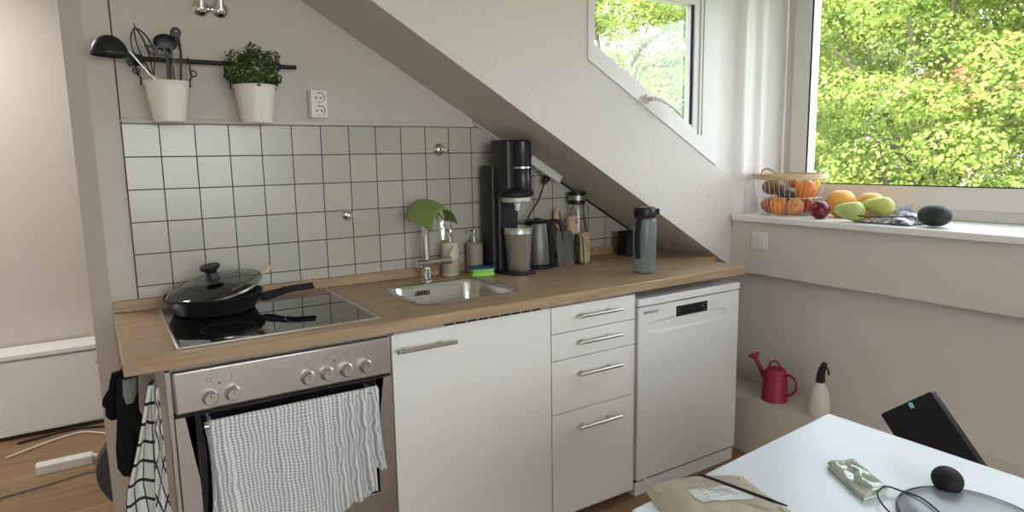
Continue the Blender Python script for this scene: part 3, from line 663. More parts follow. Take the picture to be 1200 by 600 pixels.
# pan
pn = thing('frying_pan', 'deep black frying pan on the rear left hob zone', 'pan', (.205, -.195, WT+.006))
Z = WT+.0062
obj('pan_body', MB().lathe([(0, 0), (.112, 0), (.122, .004), (.146, .048), (.149, .052), (.150, .058), (.147, .059), (.143, .052), (.118, .008), (0, .006)], 56, T(.205, -.195, Z)), PANBLACK, pn, smooth=True)
obj('handle', MB().tube(smoothpts([(.335, -.245, Z+.034), (.355, -.250, Z+.036), (.385, -.255, Z+.043), (.43, -.262, Z+.052), (.495, -.270, Z+.056), (.502, -.271, Z+.056)], 5), [.012]*3+[.0155]*7+[.013]*5+[.0115]*5+[.012]*5+[.006], 14, flat=.75), BLACKM, pn, smooth=True)
lid = thing('pan_lid', 'tilted glass lid with black knob resting on the frying pan', 'lid', (.208, -.195, Z+.062))
LM = T(.212, -.19, Z+.075) @ RY(-11.2) @ RX(6)
obj('glass_dome', MB().lathe([(.1445, .0), (.130, .009), (.09, .020), (.045, .026), (0, .028)], 56, LM, cap=False), LIDGLASS, lid, smooth='all')
obj('steel_rim', MB().lathe([(.1430, -.003), (.1475, -.003), (.1475, .003), (.1430, .003), (.1430, -.003)], 64, LM, cap=False), NICKEL, lid, smooth=True)
obj('knob', MB().lathe([(.020, .027), (.019, .040), (.015, .050), (.023, .059), (.030, .064), (.031, .071), (.028, .074), (0, .073)], 32, LM), BLACK, lid, smooth=True)
o = obj('wooden_spatula', MB().tube([(.265, -.178, Z+.056), (.34, -.166, Z+.090), (.408, -.155, Z+.122)], [.0065, .0065, .007], 8, flat=.6), BEECH, None, smooth=True)
tag(o, 'pale wooden utensil handle poking out from under the glass lid', 'spatula')

# ------------------------------------------------------------------ things on the wall
RZL, RY_ = 1.683, -.048
rl = thing('wall_rail', 'black iron rail on the wall holding two white pots', 'rail', (.295, 0, RZL))
obj('bar', MB().tube([(.036, RY_, RZL), (.552, RY_, RZL)], .0075, 14), BLACKI, rl, smooth=True)
for x in (.062, .487):
    obj('bracket', MB().tube([(x, -.004, RZL), (x, -.012, RZL)], .019, 20).tube([(x, -.010, RZL), (x, RY_, RZL)], .007, 12).tube([(x-.009, RY_, RZL), (x+.009, RY_, RZL)], .0125, 16), BLACKI, rl, smooth=True)
def pot(x, y, rt, rb, label, zt=1.606, zb=1.484):
    t = thing('hanging_pot', label, 'pot', (x, y, zb), 'white pots hanging from the rail'); h = zt-zb
    prof = [(0, .002), (rb, 0), (rb+.001, .002)]
    for k in range(1, 20):
        f = k/20; r = lerp(rb, rt, f)+(.0012 if k in (12, 14, 16) else 0); prof.append((r, h*f))
    prof += [(rt, h-.004), (rt+.002, h-.002), (rt+.002, h+.002), (rt-.001, h+.002), (rt-.004, h-.004), (rb-.002, .006), (0, .006)]
    obj('vessel', MB().lathe(prof, 44, T(x, y, zb)), POTWHITE, t, smooth=True)
    for s in (-1, 1):
        X = x+s*(rt+.003); zr = zt
        P = [(X+s*.010, RY_, RZL+.008), (X+s*.012, RY_-.010, RZL-.004), (X+s*.013, RY_-.014, RZL-.03), (X+s*.004, RY_-.020, RZL-.040), (X+s*.014, RY_-.02, RZL-.05), (X+s*.018, y+.02, RZL-.038)]
        hk = MB().tube(smoothpts([(X+s*.004, y+.025, zr-.010), (X+s*.003, y+.018, zr+.012), (X+s*.010, y+.012, zr+.022), (X+s*.012, RY_-.012, zr+.045), (X+s*.010, RY_-.010, RZL-.004), (X+s*.008, RY_, RZL+.010), (X+s*.008, RY_+.010, RZL)], 5), .0026, 8)
        hk.tube([(X+s*.014+.009*math.cos(a), y+.008, zr+.032+.009*math.sin(a)) for a in [2*PI*i/14 for i in range(14)]], .0024, 6, closed=True)
        obj('hook', hk, BLACKI, t, smooth=True)
    return t
pot(.131, -.112, .063, .046, 'left white pot on the rail, filled with kitchen utensils')
pt = pot(.394, -.112, .066, .050, 'white pot on the rail with a small green herb in it')
def U(px, py, y=-.112): return (.068+(px-168)*.00243, y, 1.606-(py-97)*.00262)
# utensils
l = thing('soup_ladle', 'black ladle with steel and wood handle sticking out of the pot', 'ladle', U(185, 97))
bowl = MB(); prof = [(math.sin(a), -math.cos(a)) for a in [PI/2*i/10 for i in range(11)]]
c = Vector(U(133, 71)); 
bowl.lathe([(r*.050, z*.062) for r, z in prof]+[(r*.047, z*.058) for r, z in prof][::-1], 32, T(*U(134, 70)) @ RY(2) @ RX(180) @ Matrix.Diagonal((1.02, .75, 1, 1)), cap=False)
obj('bowl', bowl, BLACK, l, smooth='all')
obj('neck', MB().tube(smoothpts([U(146, 62), U(152, 66), U(155, 74), U(156, 80)], 4), [.010, .011, .012, .013, .013, .013, .013, .013, .012, .011, .010, .010, .008], 12, flat=.6), BLACK, l, smooth=True)
obj('steel_shaft', MB().tube([U(155, 63), U(181, 95)], .0042, 10), NICKEL, l, smooth=True)
obj('wood_handle', MB().tube([U(177, 90), U(190, 100, -.10), U(196, 118, -.10)], [.006, .0085, .008], 12), BEECH, l, smooth=True)
wk = thing('balloon_whisk', 'black balloon whisk standing with its loops above the pot', 'whisk', U(180, 97))
wm = MB(); tip, bot = Vector(U(164, 35, -.10)), Vector(U(180, 92, -.105)); ax = (bot-tip); e1 = Vector((1, 0, .28)).normalized(); e2 = Vector((0, 1, 0))
for k in range(4):
    a = PI*k/4+.3; d = e1*math.cos(a)+e2*math.sin(a); pts = []
    for i in range(25):
        f = i/24; s_ = 2*f-1; tt = 1-abs(s_); w_ = .030*math.sin(PI*min(1, (1-tt)*1.0)**.75)*(1 if s_ > 0 else -1)
        pts.append(tip+ax*(abs(s_))+d*w_)
    wm.tube(pts, .0017, 6)
wm.tube([bot, Vector(U(184, 110, -.105))], .005, 10); wm.tube([tip-Vector((0, 0, 0)), tip+Vector((-.001, 0, .012))], .0016, 6)
obj('wire_loops', wm, BLACKI, wk, smooth=True)
obj('grip', MB().tube([bot, Vector(U(186, 128, -.108))], [.005, .007], 10), BLACK, wk, smooth=True)
s_ = thing('slotted_turner', 'black slotted turner with open frame head beside the whisk', 'turner', U(195, 97))
P0 = [U(172, 55), U(206, 54), U(203, 68), U(178, 66)]
fm = MB().prism([(p[0], p[2]) for p in P0], -.114, -.111, 'y', holes=[[(U(a, 0)[0], U(0, b)[2]) for a, b in h] for h in ([(176, 57.5), (183, 57.5), (185, 63.5), (180, 63.5)], [(186, 57.5), (193, 57.3), (193, 64), (187, 64)], [(196, 57), (202, 57), (201, 64.5), (196, 64.5)])])
obj('head', fm, BLACK, s_)
obj('handle', MB().tube([U(196, 62), U(198, 72), U(197, 118, -.106)], [.006, .0075, .010], 12, flat=.6), mat('dark_grey_nylon', (.04, .04, .04), .45), s_, smooth=True)
s_ = thing('serving_spoon', 'black oval nylon spoon standing highest in the middle of the pot', 'spoon', U(200, 97))
obj('bowl', MB().sphere(U(197, 50, -.100), .033, None, 20, (1.05, .28, .82)), BLACK, s_, smooth='all')
obj('shaft', MB().tube([U(201, 56, -.100), U(205, 118, -.095)], .0045, 8), BLACK, s_, smooth=True)
s_ = thing('peeler', 'black ring topped utensil on the right of the pot', 'utensil', U(208, 97))
obj('ring_grip', MB().prism(ell(U(209, 0)[0], U(0, 39)[2], .0155, .0165), -.128, -.116, 'y', holes=[ell(U(210, 0)[0], U(0, 37)[2], .0045, .0045, 14)]), BLACK, s_, bevel=.002)
obj('shaft', MB().tube([U(211, 43, -.122), U(213, 62, -.122), U(209, 118, -.112)], [.007, .005, .005], 10, flat=.6), BLACK, s_, smooth=True)
s_ = thing('wire_skimmer', 'thin steel wire utensil leaning at the right rim of the pot', 'whisk', U(216, 97))
wm = MB()
for k, (a, b) in enumerate(((206, 66), (211, 62), (216, 66), (220, 72))):
    wm.tube(smoothpts([U(208, 120, -.112), U(a+1, 95, -.110), U(a+2, b+8, -.11+.004*k), U(a-3, b, -.112), U(204-k, 78, -.112), U(204, 120, -.112)], 5), .0008, 5)
obj('wires', wm, mat('dark_steel_wire', (.16, .15, .13), .4, .7), s_, smooth=True)
# herb
hp = thing('potted_herb', 'bushy green herb growing in the white hanging pot', 'plant', (.394, -.112, 1.606))
obj('soil', MB().lathe([(0, .0), (.058, -.002)], 24, T(.394, -.112, 1.598), cap=False), SOIL, hp)
def leaves(n, fn, size, m, name, parent, asp=.6):
    rng = np.random.default_rng(n); V = []; F = []
    for i in range(n):
        p, nr = fn(rng); nr = nr/np.linalg.norm(nr); a = np.cross(nr, rng.normal(size=3)); a /= np.linalg.norm(a); b = np.cross(nr, a); s2 = size*rng.uniform(.6, 1.3)
        k = len(V); V += [p-a*s2, p+b*s2*asp+nr*s2*.15, p+a*s2, p-b*s2*asp+nr*s2*.15]; F.append((k, k+1, k+2, k+3))
    me = bpy.data.meshes.new(name); me.from_pydata([tuple(v) for v in V], [], F); me.materials.append(m)
    o = bpy.data.objects.new(name, me); C.objects.link(o)
    if parent is not None: me.transform(Matrix.Translation(-off(parent))); o.parent = parent
    return o
def herbf(rng):
    while True:
        q = rng.uniform(-1, 1, 3)
        if .35 < np.linalg.norm(q) <= 1 and q[2] > -.55: break
    lump = 1+.14*math.sin(q[0]*9+2)+.12*math.sin(q[2]*8+q[0]*5)+(.16*rng.uniform() if q[2] > .5 else 0)
    p = np.array([.394, -.112, 1.648])+q*np.array([.083, .072, .075])*lump
    return p, q+rng.normal(size=3)*.5
obj('stems', (lambda m: [m.tube([(.394+.03*math.cos(a), -.112+.03*math.sin(a), 1.600), (.394+.062*math.cos(a), -.112+.05*math.sin(a), 1.66+.03*math.sin(3*a))], .0012, 5) for a in [k*.52 for k in range(12)]] and m)(MB()), mat('herb_stem', (.10, .12, .04), .7), hp)
leaves(3000, herbf, .0068, HERB, 'foliage', hp)
leaves(560, herbf, .0055, HERBW, 'pale_tips', hp)

so = thing('double_socket', 'white double wall socket above the tiles', 'socket', (.628, 0, 1.558))
obj('housing', MB().box((.596, -.030, 1.509), (.660, -.004, 1.609)), WHITEP, so, bevel=.003, bseg=3)
fp = obj('face_plate', MB().prism([(.599, 1.512), (.657, 1.512), (.657, 1.606), (.599, 1.606)], -.0445, -.0295, 'y', holes=[ell(.631, 1.582, .0195, .0195, 28), ell(.631, 1.536, .0195, .0195, 28)]), WHITEP, so)
for z in (1.582, 1.536):
    obj('socket_well', MB().lathe([(.0196, .0446), (.0186, .0312), (0, .0312)], 28, T(.631, 0, z) @ RX(90), cap=False), WHITEP, fp, smooth=True)
    obj('pin_holes', MB().tube([(.622, -.0305, z), (.622, -.0320, z)], .0034, 10).tube([(.640, -.0305, z), (.640, -.0320, z)], .0034, 10).cbox((.631, -.032, z+.0165), (.006, .002, .003)).cbox((.631, -.032, z-.0165), (.006, .002, .003)), DARKGAP, fp)

def valve(x, z, label, R=.024, cone=True, side=False):
    t = thing('pipe_rosette', label, 'valve cover', (x, 0, z), 'chrome valve covers on the wall')
    obj('flange', MB().lathe([(R, 0), (R, .002), (R*.9, .008), (R*.55, .016), (R*.45, .018)], 36, T(x, -.005, z) @ RX(90)), CHROME, t, smooth=True)
    obj('spindle', MB().lathe([(R*.34, .014), (R*.34, .028), (R*.24, .033), (0, .034)], 24, T(x, -.005, z) @ RX(90)), CHROME, t, smooth=True)
    if side: obj('knob', MB().lathe([(.004, 0), (.004, .014), (.007, .018), (.006, .024), (0, .025)], 16, T(x+.010, -.022, z-.004) @ RY(80)), CHROME, t, smooth=True)
    return t
valve(.722, 1.146, 'satin chrome valve cover low on the tiles above the hob', .024)
valve(1.124, 1.392, 'chrome valve cover with side knob high on the tiles near the slope', .027, side=True)
for x, lb in ((.262, 'chrome tap rosette high on the wall, the one nearer the wall end'), (.322, 'chrome tap rosette high on the wall, the one nearer the slope')):
    t = valve(x, 1.864, lb, .030); obj('riser', MB().tube([(x, -.030, 1.866), (x, -.034, 1.93)], [.009, .011], 16).tube([(x, -.03, 1.93), (x, -.036, 1.985)], [.015, .008], 16), CHROME, t, smooth=True)

# power strip on the slope
ps = thing('power_strip', 'white power strip fixed to the slope with black plug', 'power strip', (1.626, -.045, slope(1.626)))
ang = math.atan(SL)
PM = T(1.622, -.045, slope(1.622)-.0205) @ Matrix.Rotation(-ang, 4, 'Y')
mm = MB().prism(rrect(-.098, -.026, .098, .026, .008, 4), -.018, .018, 'z')
for v in mm.bm.verts: v.co = PM @ v.co
obj('housing', mm, WHITEP, ps, bevel=.003)
mm = MB()
for dx in (-.06, -.01): mm.tube([(dx, 0, -.0182), (dx, 0, -.0186)], .017, 20)
for v in mm.bm.verts: v.co = PM @ v.co
obj('outlets', mm, mat('strip_outlet_grey', (.4, .39, .37), .5), ps)
p0 = PM @ Vector((.035, 0, -.018))
pg = thing('black_plug', 'black plug in the power strip with a cord to the kettle', 'plug', p0)
pd = PM.to_3x3() @ Vector((-.1, -.15, -1)).normalized()
obj('plug_body', MB().tube([p0, p0+pd*.018, p0+pd*.040], [.017, .016, .007], 14), BLACK, pg, smooth=True)
obj('cord', MB().tube(smoothpts([p0+pd*.036, (1.585, -.06, 1.165), (1.545, -.06, 1.115), (1.51, -.075, 1.075), (1.49, -.055, .98), (1.50, -.035, .885), (1.53, -.045, WT+.006)], 7), .0036, 8), CORD, pg, smooth=True)

# light switch under the sill
lsw = thing('light_switch', 'square white light switch on the parapet under the sill', 'switch', (2.47, -.565, .955))
obj('frame', MB().box((2.458, -.610, .915), (2.4705, -.526, .995)), WHITEP, lsw, bevel=.003)
obj('rocker', MB().box((2.454, -.600, .925), (2.460, -.536, .985)), WHITEP, lsw, bevel=.0015)

# ------------------------------------------------------------------ cloths
def towelz(u):
    if u < .60: return .318+.02*math.sin(u*9)
    if u < .88: return lerp(.330, .392, (u-.60)/.28)+.005*math.sin(u*60)
    return lerp(.392, .457, min(1, (u-.88)/.05))+.004*math.sin(u*50)
def towel(u, v):
    x = lerp(.099, .549, u); zt = .700+.004*math.sin(u*23)*(1 if u < .15 or u > .6 else .2); zb = towelz(u)
    z = lerp(zt, zb, v)
    pl = max(0, (u-.62)/.38)
    x += (-.006*math.sin(v*2.2)) if u < .1 else 0
    x += lerp(0, .012*v*v, u) + .026*v*(1-u)**2
    y = -.7185-.004*v-.004*math.sin(u*14+v*2)*v-.012*pl**.6*(.25+.75*min(1, v*3+.3))*math.sin(u*78+1.2*math.sin(v*3))
    y -= .004*math.sin(v*9+u*11)*v*(1-pl)
    for uc, a_ in ((.06, .006), (.36, .005), (.53, .006), (.63, .008)): y -= a_*math.exp(-((u-uc-.03*v)/.018)**2)*(.4+.6*math.sin(PI*min(1, v+.15)))
    return (x, y, z)
tw = thing('dish_towel', 'grey and white striped dish towel hanging on the oven handle', 'towel', (.32, -.715, .705))
def whole(u, v):
    # v 0..0.10 rises behind the bar and passes over it, rest is the front panel
    if v < .06: a = v/.06; x, y, z = towel(u, 0); return (x, lerp(-.700, -.702, a), lerp(.692, .6995, a))
    if v < .10: a = (v-.06)/.04*PI/2; x, y, z = towel(u, 0); return (x, -.710+.0095*-math.sin(a)*1+.008*math.cos(a)-.0, .694+.0085*math.cos(a-PI/4)*1.0)
    return towel(u, (v-.10)/.90)
obj('front_panel', MB().grid(whole, 150, 80), TOWEL, tw, smooth='all', solid=.0022)
def back(u, v):
    x = lerp(.090, .536, u)+.006*math.sin(v*4)*(1-u); zb = lerp(.405, .36, min(1, u*3)) if u < .8 else lerp(.36, .372, (u-.8)/.2)
    return (x+.004*v, -.694-.006*v-.004*math.sin(u*26)*v, lerp(.695, zb+.006*math.sin(u*40), v))
obj('back_panel', MB().grid(back, 90, 40), TOWEL, tw, smooth='all', solid=.002)

hr = thing('hook_rail', 'small steel hook rail under the worktop overhang', 'hook', (-.03, -.6, .835))
obj('bar', MB().box((-.064, -.606, .8335), (.010, -.590, .8395)), NICKEL, hr, bevel=.001)
for x in (-.052, -.012): obj('hook', MB().tube(smoothpts([(x, -.600, .835), (x, -.600, .812), (x, -.606, .803), (x, -.614, .806), (x, -.616, .815)], 4), .0022, 8), NICKEL, hr, smooth=True)
def mitt(name, label, M, m, lining=False, s=1):
    t = thing(name, label, 'oven mitt', M.to_translation(), 'black oven mitts under the worktop end')
    a = MB().tube([M @ Vector(p) for p in ((0, 0, 0), (0, 0, -.04), (.004, 0, -.11), (.006, 0, -.17), (.008, 0, -.215), (.012, 0, -.238), (.014, 0, -.247))], [.030, .032, .034, .038, .034, .022, .006], 20, flat=.42)
    obj('mitt_body', a, m, t, smooth=True)
    obj('thumb', MB().tube([M @ Vector(p) for p in ((-.012*s, 0, -.085), (-.032*s, -.002, -.115), (-.046*s, -.002, -.145), (-.052*s, -.002, -.168), (-.052*s, -.002, -.178))], [.018, .018, .016, .011, .003], 16, flat=.5), m, t, smooth=True)
    obj('loop', MB().tube(smoothpts([M @ Vector(p) for p in ((.012, 0, 0), (.008, .002, .012), (.002, 0, .018), (-.004, 0, .012), (-.006, 0, 0))], 4), .0016, 6), m, t, smooth=True)
    if lining: obj('lining', MB().tube([M @ Vector(p) for p in ((.004, -.010, -.002), (.006, -.012, -.04), (.006, -.012, -.062))], [.022, .021, .012], 16, flat=.4), MITTG, t, smooth=True)
    return t
mitt('oven_mitt', 'long black oven mitt hanging in front beside the checked towel', T(-.064, -.600, .822) @ RX(-3) @ RY(6) @ Matrix.Diagonal((.78, 1, 1.04, 1)), MITT, True, -1)
mitt('oven_mitt', 'second black oven mitt, mostly behind the front one at the wall end', T(-.076, -.560, .826) @ RY(12) @ RZ(28) @ Matrix.Diagonal((.55, .55, .50, 1)), MITT)
def chk(u, v):
    w = lerp(.012, .084, min(1, v*2.0)**.6); x = -.014+(u-.5)*w-.040*min(1, v*2.6); z = lerp(.809, .10, v)
    y = -.628-.014*math.sin(u*9.5+v*1.5)*min(1, .3+v*1.6)-.012*abs(u-.5)
    return (x+.006*math.sin(v*9+u*5), y, z)
tw2 = thing('hanging_tea_towel', 'white tea towel with black checks hanging beside the oven', 'towel', (-.012, -.6, .8))
obj('cloth', MB().grid(chk, 50, 70), CHECK, tw2, smooth='all', solid=.0022)
def chk2(u, v):
    w = lerp(.006, .034, min(1, v*2)); x = -.006+(u-.5)*w-.012*min(1, v*2.5); z = lerp(.795, .12, v)
    return (x, -.655-.010*math.sin(u*6+v*3), z)
obj('folded_end', MB().grid(lambda u, v: chk2(u, v), 20, 60), CHECK, tw2, smooth='all', solid=.0022)
for p in tw2.children[-1].data.uv_layers['UVMap'].data:   # this end hangs on the bias
    u, v = p.uv; p.uv = (u*.30+v*1.7, v*.55-u*.10)

# ------------------------------------------------------------------ things on the sill
SZ = 1.0695
bk = thing('fruit_basket', 'round wire basket with a pale wooden rim full of fruit', 'basket', (2.625, -.598, SZ))
BC = (2.625, -.598); RT, RB, BH = .158, .118, .166
obj('wooden_rim', MB().lathe([(RT, BH), (RT+.006, BH), (RT+.006, BH+.024), (RT, BH+.024), (RT, BH)], 56, T(*BC, SZ), cap=False), WICK, bk, smooth=True, bevel=.001)
wm = MB()
for i in range(40):
    a = 2*PI*i/40; wm.tube([(BC[0]+RB*math.cos(a), BC[1]+RB*math.sin(a), SZ+.003), (BC[0]+RT*math.cos(a), BC[1]+RT*math.sin(a), SZ+BH+.01)], .0011, 5)
for r, z in ((RB, .003), (lerp(RB, RT, .5), BH*.5), (RT, BH)): wm.tube([(BC[0]+r*math.cos(2*PI*i/48), BC[1]+r*math.sin(2*PI*i/48), SZ+z) for i in range(48)], .0014, 5, closed=True)
for i in range(-5, 6):
    w_ = math.sqrt(RB*RB-(i*.022)**2); wm.tube([(BC[0]+i*.022, BC[1]-w_, SZ+.002), (BC[0]+i*.022, BC[1]+w_, SZ+.002)], .001, 5)
obj('wire_body', wm, WIRE, bk, smooth=True)
obj('handle', MB().tube(smoothpts([(2.60, -.465, SZ+BH+.020), (2.585, -.478, SZ+BH+.036), (2.57, -.515, SZ+BH+.046), (2.56, -.55, SZ+BH+.036), (2.56, -.575, SZ+BH+.020)], 5), .006, 10, flat=.5), WICK, bk, smooth=True)
def fruit(name, label, cat, c, r, m, sc=(1, 1, 1), rot=(0, 0, 0), stem=True, group='fruit in the wire basket', prof=None):
    t = thing(name, label, cat, (c[0], c[1], c[2]-r*sc[2]), group)
    R = Euler([math.radians(a) for a in rot]).to_matrix().to_4x4()
    if prof is None:
        prof = []
        for i in range(25):
            a = PI*i/24; rr = math.sin(a); z = -math.cos(a); d = .10*math.exp(-(rr/.28)**2)
            prof.append((r*rr, r*(z-(d if z > 0 else -d*.6))))
    M_ = T(*c) @ R @ Matrix.Diagonal((*sc, 1))
    obj('flesh', MB().lathe(prof, 32, M_), m, t, smooth='all')
    if stem: top = prof[-1][1]; obj('stem', MB().tube([M_ @ Vector((0, 0, top-.002)), M_ @ Vector((.001, .001, top+r*.22))], [.0022, .0016], 6), STEMM, t, smooth=True)
    return t
fruit('apple', 'red and yellow apple low in the basket, nearest the niche side', 'apple', (2.590, -.520, SZ+.042), .038, REDAPPLE, rot=(20, 30, 0))
fruit('orange', 'orange low in the front middle of the basket', 'orange', (2.560, -.592, SZ+.045), .041, ORANGE, rot=(30, -60, 0), stem=False)
fruit('apple', 'orange red apple low in the basket with its dark stalk end showing', 'apple', (2.565, -.672, SZ+.043), .039, PEACH, rot=(20, -75, 20))
fruit('mango', 'brown green mango lying high in the basket at the niche side', 'mango', (2.62, -.515, SZ+.125), .040, BROWNF, sc=(1, 1.35, .95), stem=False)
fruit('mandarin', 'small bright mandarin high in the basket behind the dark fig', 'mandarin', (2.665, -.592, SZ+.145), .024, ORANGE2, stem=False)
fruit('lemon', 'yellow lemon high in the basket beneath the rim', 'lemon', (2.70, -.662, SZ+.140), .032, LEMON, sc=(1, 1.2, .95), stem=False)
fruit('fig', 'dark violet fig in the middle of the basket', 'fig', (2.548, -.612, SZ+.106), .022, FIG, rot=(0, -20, 0))
fruit('orange', 'largest deep orange fruit high in the basket, on the side of the loose fruit', 'orange', (2.615, -.690, SZ+.118), .047, ORANGE2, rot=(20, -60, 0), stem=False)
fruit('avocado', 'green brown avocado in the basket behind the violet fig', 'avocado', (2.622, -.600, SZ+.088), .030, mat('dull_green_skin', (.10, .11, .05), .5), sc=(1, 1.15, 1), stem=False)
fruit('apple', 'dark red apple at the rear of the basket', 'apple', (2.69, -.560, SZ+.045), .038, mat('dark_red_apple', (.32, .03, .03), .35))
fruit('apple', 'red apple at the rear of the basket on the side of the loose fruit', 'apple', (2.672, -.655, SZ+.045), .038, mat('mid_red_apple', (.42, .06, .04), .35))
fruit('plum', 'dark red plum standing on the sill next to the basket', 'plum', (2.535, -.812, SZ+.0385), .0400, PLUM, stem=False, group='loose fruit on the sill')
fruit('grapefruit', 'yellow orange grapefruit on the sill behind the plum', 'grapefruit', (2.675, -.822, SZ+.0595), .062, GRAPEF, stem=False, group='loose fruit on the sill')
fruit('grapefruit', 'yellow orange grapefruit on the sill behind the single green pear', 'grapefruit', (2.690, -.945, SZ+.0555), .058, GRAPEF, stem=False, group='loose fruit on the sill')
pearp = []
for i in range(29):
    a = PI*i/28; z = -math.cos(a); rr = math.sin(a)*(1-.30*max(0, z+.15)); pearp.append((.042*rr, .042*z*(1.95 if z > 0 else 1)))
fruit('pear', 'green pear lying alone at the front edge of the sill', 'pear', (2.515, -.975, SZ+.0425), .042, PEAR, rot=(-84, 0, 14), group='loose fruit on the sill', prof=pearp)
fruit('pear', 'yellow green pear lying on the printed plastic bag', 'pear', (2.580, -1.055, SZ+.062), .040, PEARB, rot=(-84, 0, 10), group='loose fruit on the sill', prof=pearp)
fruit('avocado', 'black rough skinned avocado at the far end of the row on the sill', 'avocado', (2.545, -1.265, SZ+.0425), .044, AVO, sc=(1, 1.32, .96), group='loose fruit on the sill', stem=False)
def bagf(u, v):
    x = lerp(2.50, 2.68, u); y = lerp(-.975, -1.205, v)
    e = math.sin(PI*u)**.5*math.sin(PI*v)**.5
    z = SZ+.003+.008*e+.012*e*abs(math.sin(9*v+4*u))*(.3 if v < .5 else 1)+.006*e*math.sin(17*u-6*v)
    if v > .5: z += .035*e*min(1, (v-.5)*4)
    return (x+.006*math.sin(14*v), y+.008*math.sin(11*u), max(z, SZ+.0015))
pb = thing('plastic_bag', 'crumpled clear printed plastic bag on the sill under the pear', 'bag', (2.59, -1.09, SZ))
obj('film', MB().grid(bagf, 50, 60), BAGM, pb, smooth=30)
obj('tray_edge', MB().tube(smoothpts([(2.66, -.985, SZ+.030), (2.52, -.978, SZ+.030), (2.492, -1.00, SZ+.028), (2.487, -1.10, SZ+.030), (2.495, -1.215, SZ+.040)], 6), .0030, 6).tube(smoothpts([(2.505, -.985, SZ+.004), (2.488, -1.02, SZ+.004), (2.482, -1.11, SZ+.004), (2.49, -1.19, SZ+.008)], 6), .0026, 6), mat('dark_film_edge', (.05, .045, .07), .3), pb, smooth=True)
obj('bag_neck', MB().grid(lambda u, v: (2.60+.04*(u-.5)+.03*v, -1.085-.05*v+.01*math.sin(u*12), SZ+.035+.035*math.sin(PI*u)*(.4+.6*v)+.006*math.sin(u*25+v*9)), 24, 12), mat('white_blue_print_film', (.62, .66, .74), .25, bump=.6, bscale=70), pb, smooth=30)

# ------------------------------------------------------------------ things on the plinth
wc = thing('watering_can', 'raspberry pink metal watering can on the wall ledge', 'watering can', (2.515, -.655, .2005))
cx, cy = 2.512, -.655
obj('body', MB().lathe([(.058, 0), (.060, .003), (.060, .006), (.057, .010), (.053, .120), (.050, .128), (.053, .130), (.045, .145), (.040, .150), (.036, .150), (.050, .124), (.055, .01), (0, .008)], 40, T(cx, cy, .2005)), PINK, wc, smooth=True)
obj('inside', MB().lathe([(.049, .118), (0, .118)], 32, T(cx, cy, .2005), cap=False), PINKIN, wc)
obj('front_hood', MB().lathe([(.052, .129), (.050, .140), (.036, .152), (.018, .158), (0, .160)], 24, T(cx+.00, cy+.012, .2005) @ Matrix.Diagonal((1, .72, 1, 1)), cap=False), PINK, wc, smooth='all')
obj('spout', MB().tube([(cx, cy+.044, .275), (cx-.002, cy+.080, .330), (cx-.004, cy+.105, .372)], [.0125, .0100, .0085], 14), PINK, wc, smooth=True)
RO = T(cx-.004, cy+.103, .370) @ RX(-36)
obj('rose', MB().lathe([(.0085, 0), (.013, .010), (.026, .026), (.027, .030), (0, .034)], 28, RO), PINK, wc, smooth=True)
obj('top_handle', MB().tube([(cx, cy+.034*math.cos(a)+.004, .335+.052*math.sin(a)) for a in [PI*i/18 for i in range(19)]], .0042, 8), PINK, wc, smooth=True)
obj('back_handle', MB().tube(smoothpts([(cx, cy-.045, .322), (cx, cy-.070, .338), (cx, cy-.100, .325), (cx, cy-.110, .290), (cx, cy-.095, .258), (cx, cy-.070, .240), (cx, cy-.050, .232)], 5), .0055, 10, flat=1.4), PINK, wc, smooth=True)
wc.location = (2.405, -.722, .2565); wc.scale = (.955,)*3
sb = thing('spray_bottle', 'milky white spray bottle with black nozzle on the wall ledge', 'spray bottle', (2.515, -.868, .2005))
obj('bottle', MB().lathe([(.044, 0), (.046, .004), (.045, .06), (.036, .11), (.022, .140), (.0165, .150), (.0165, .158)], 36, T(2.515, -.868, .2005)), SPRAYW, sb, smooth=True)
obj('spray_head', MB().tube(smoothpts([(2.515, -.868, .350), (2.515, -.868, .375), (2.515, -.872, .405), (2.513, -.882, .430), (2.512, -.888, .440)], 4), [.0195, .0195, .019, .0185, .018, .0175, .017, .0165, .016, .015, .014, .0135, .013, .0125, .011, .009, .006], 16), BLACK, sb, smooth=True)
obj('trigger', MB().tube(smoothpts([(2.512, -.890, .425), (2.511, -.905, .410), (2.512, -.905, .392)], 4), .004, 8), BLACK, sb, smooth=True)

sb.location = (2.405, -.935, .2565); sb.scale = (.955,)*3
# ------------------------------------------------------------------ table and what lies on it
TZ = .73
tb = thing('table', 'white table with slim top standing opposite the kitchen', 'table', (1.0, -2.0, 0))
TP = [(.659, -1.664), (1.352, -1.606), (1.358, -2.75), (.640, -2.75)]
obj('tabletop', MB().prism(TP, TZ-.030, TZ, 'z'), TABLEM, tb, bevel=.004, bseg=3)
for x, y in ((.72, -1.74), (1.29, -1.68), (.70, -2.68), (1.29, -2.68)): obj('leg', MB().tube([(x, y, 0), (x, y, TZ-.03)], .021, 20), WHITEP, tb, smooth=True)
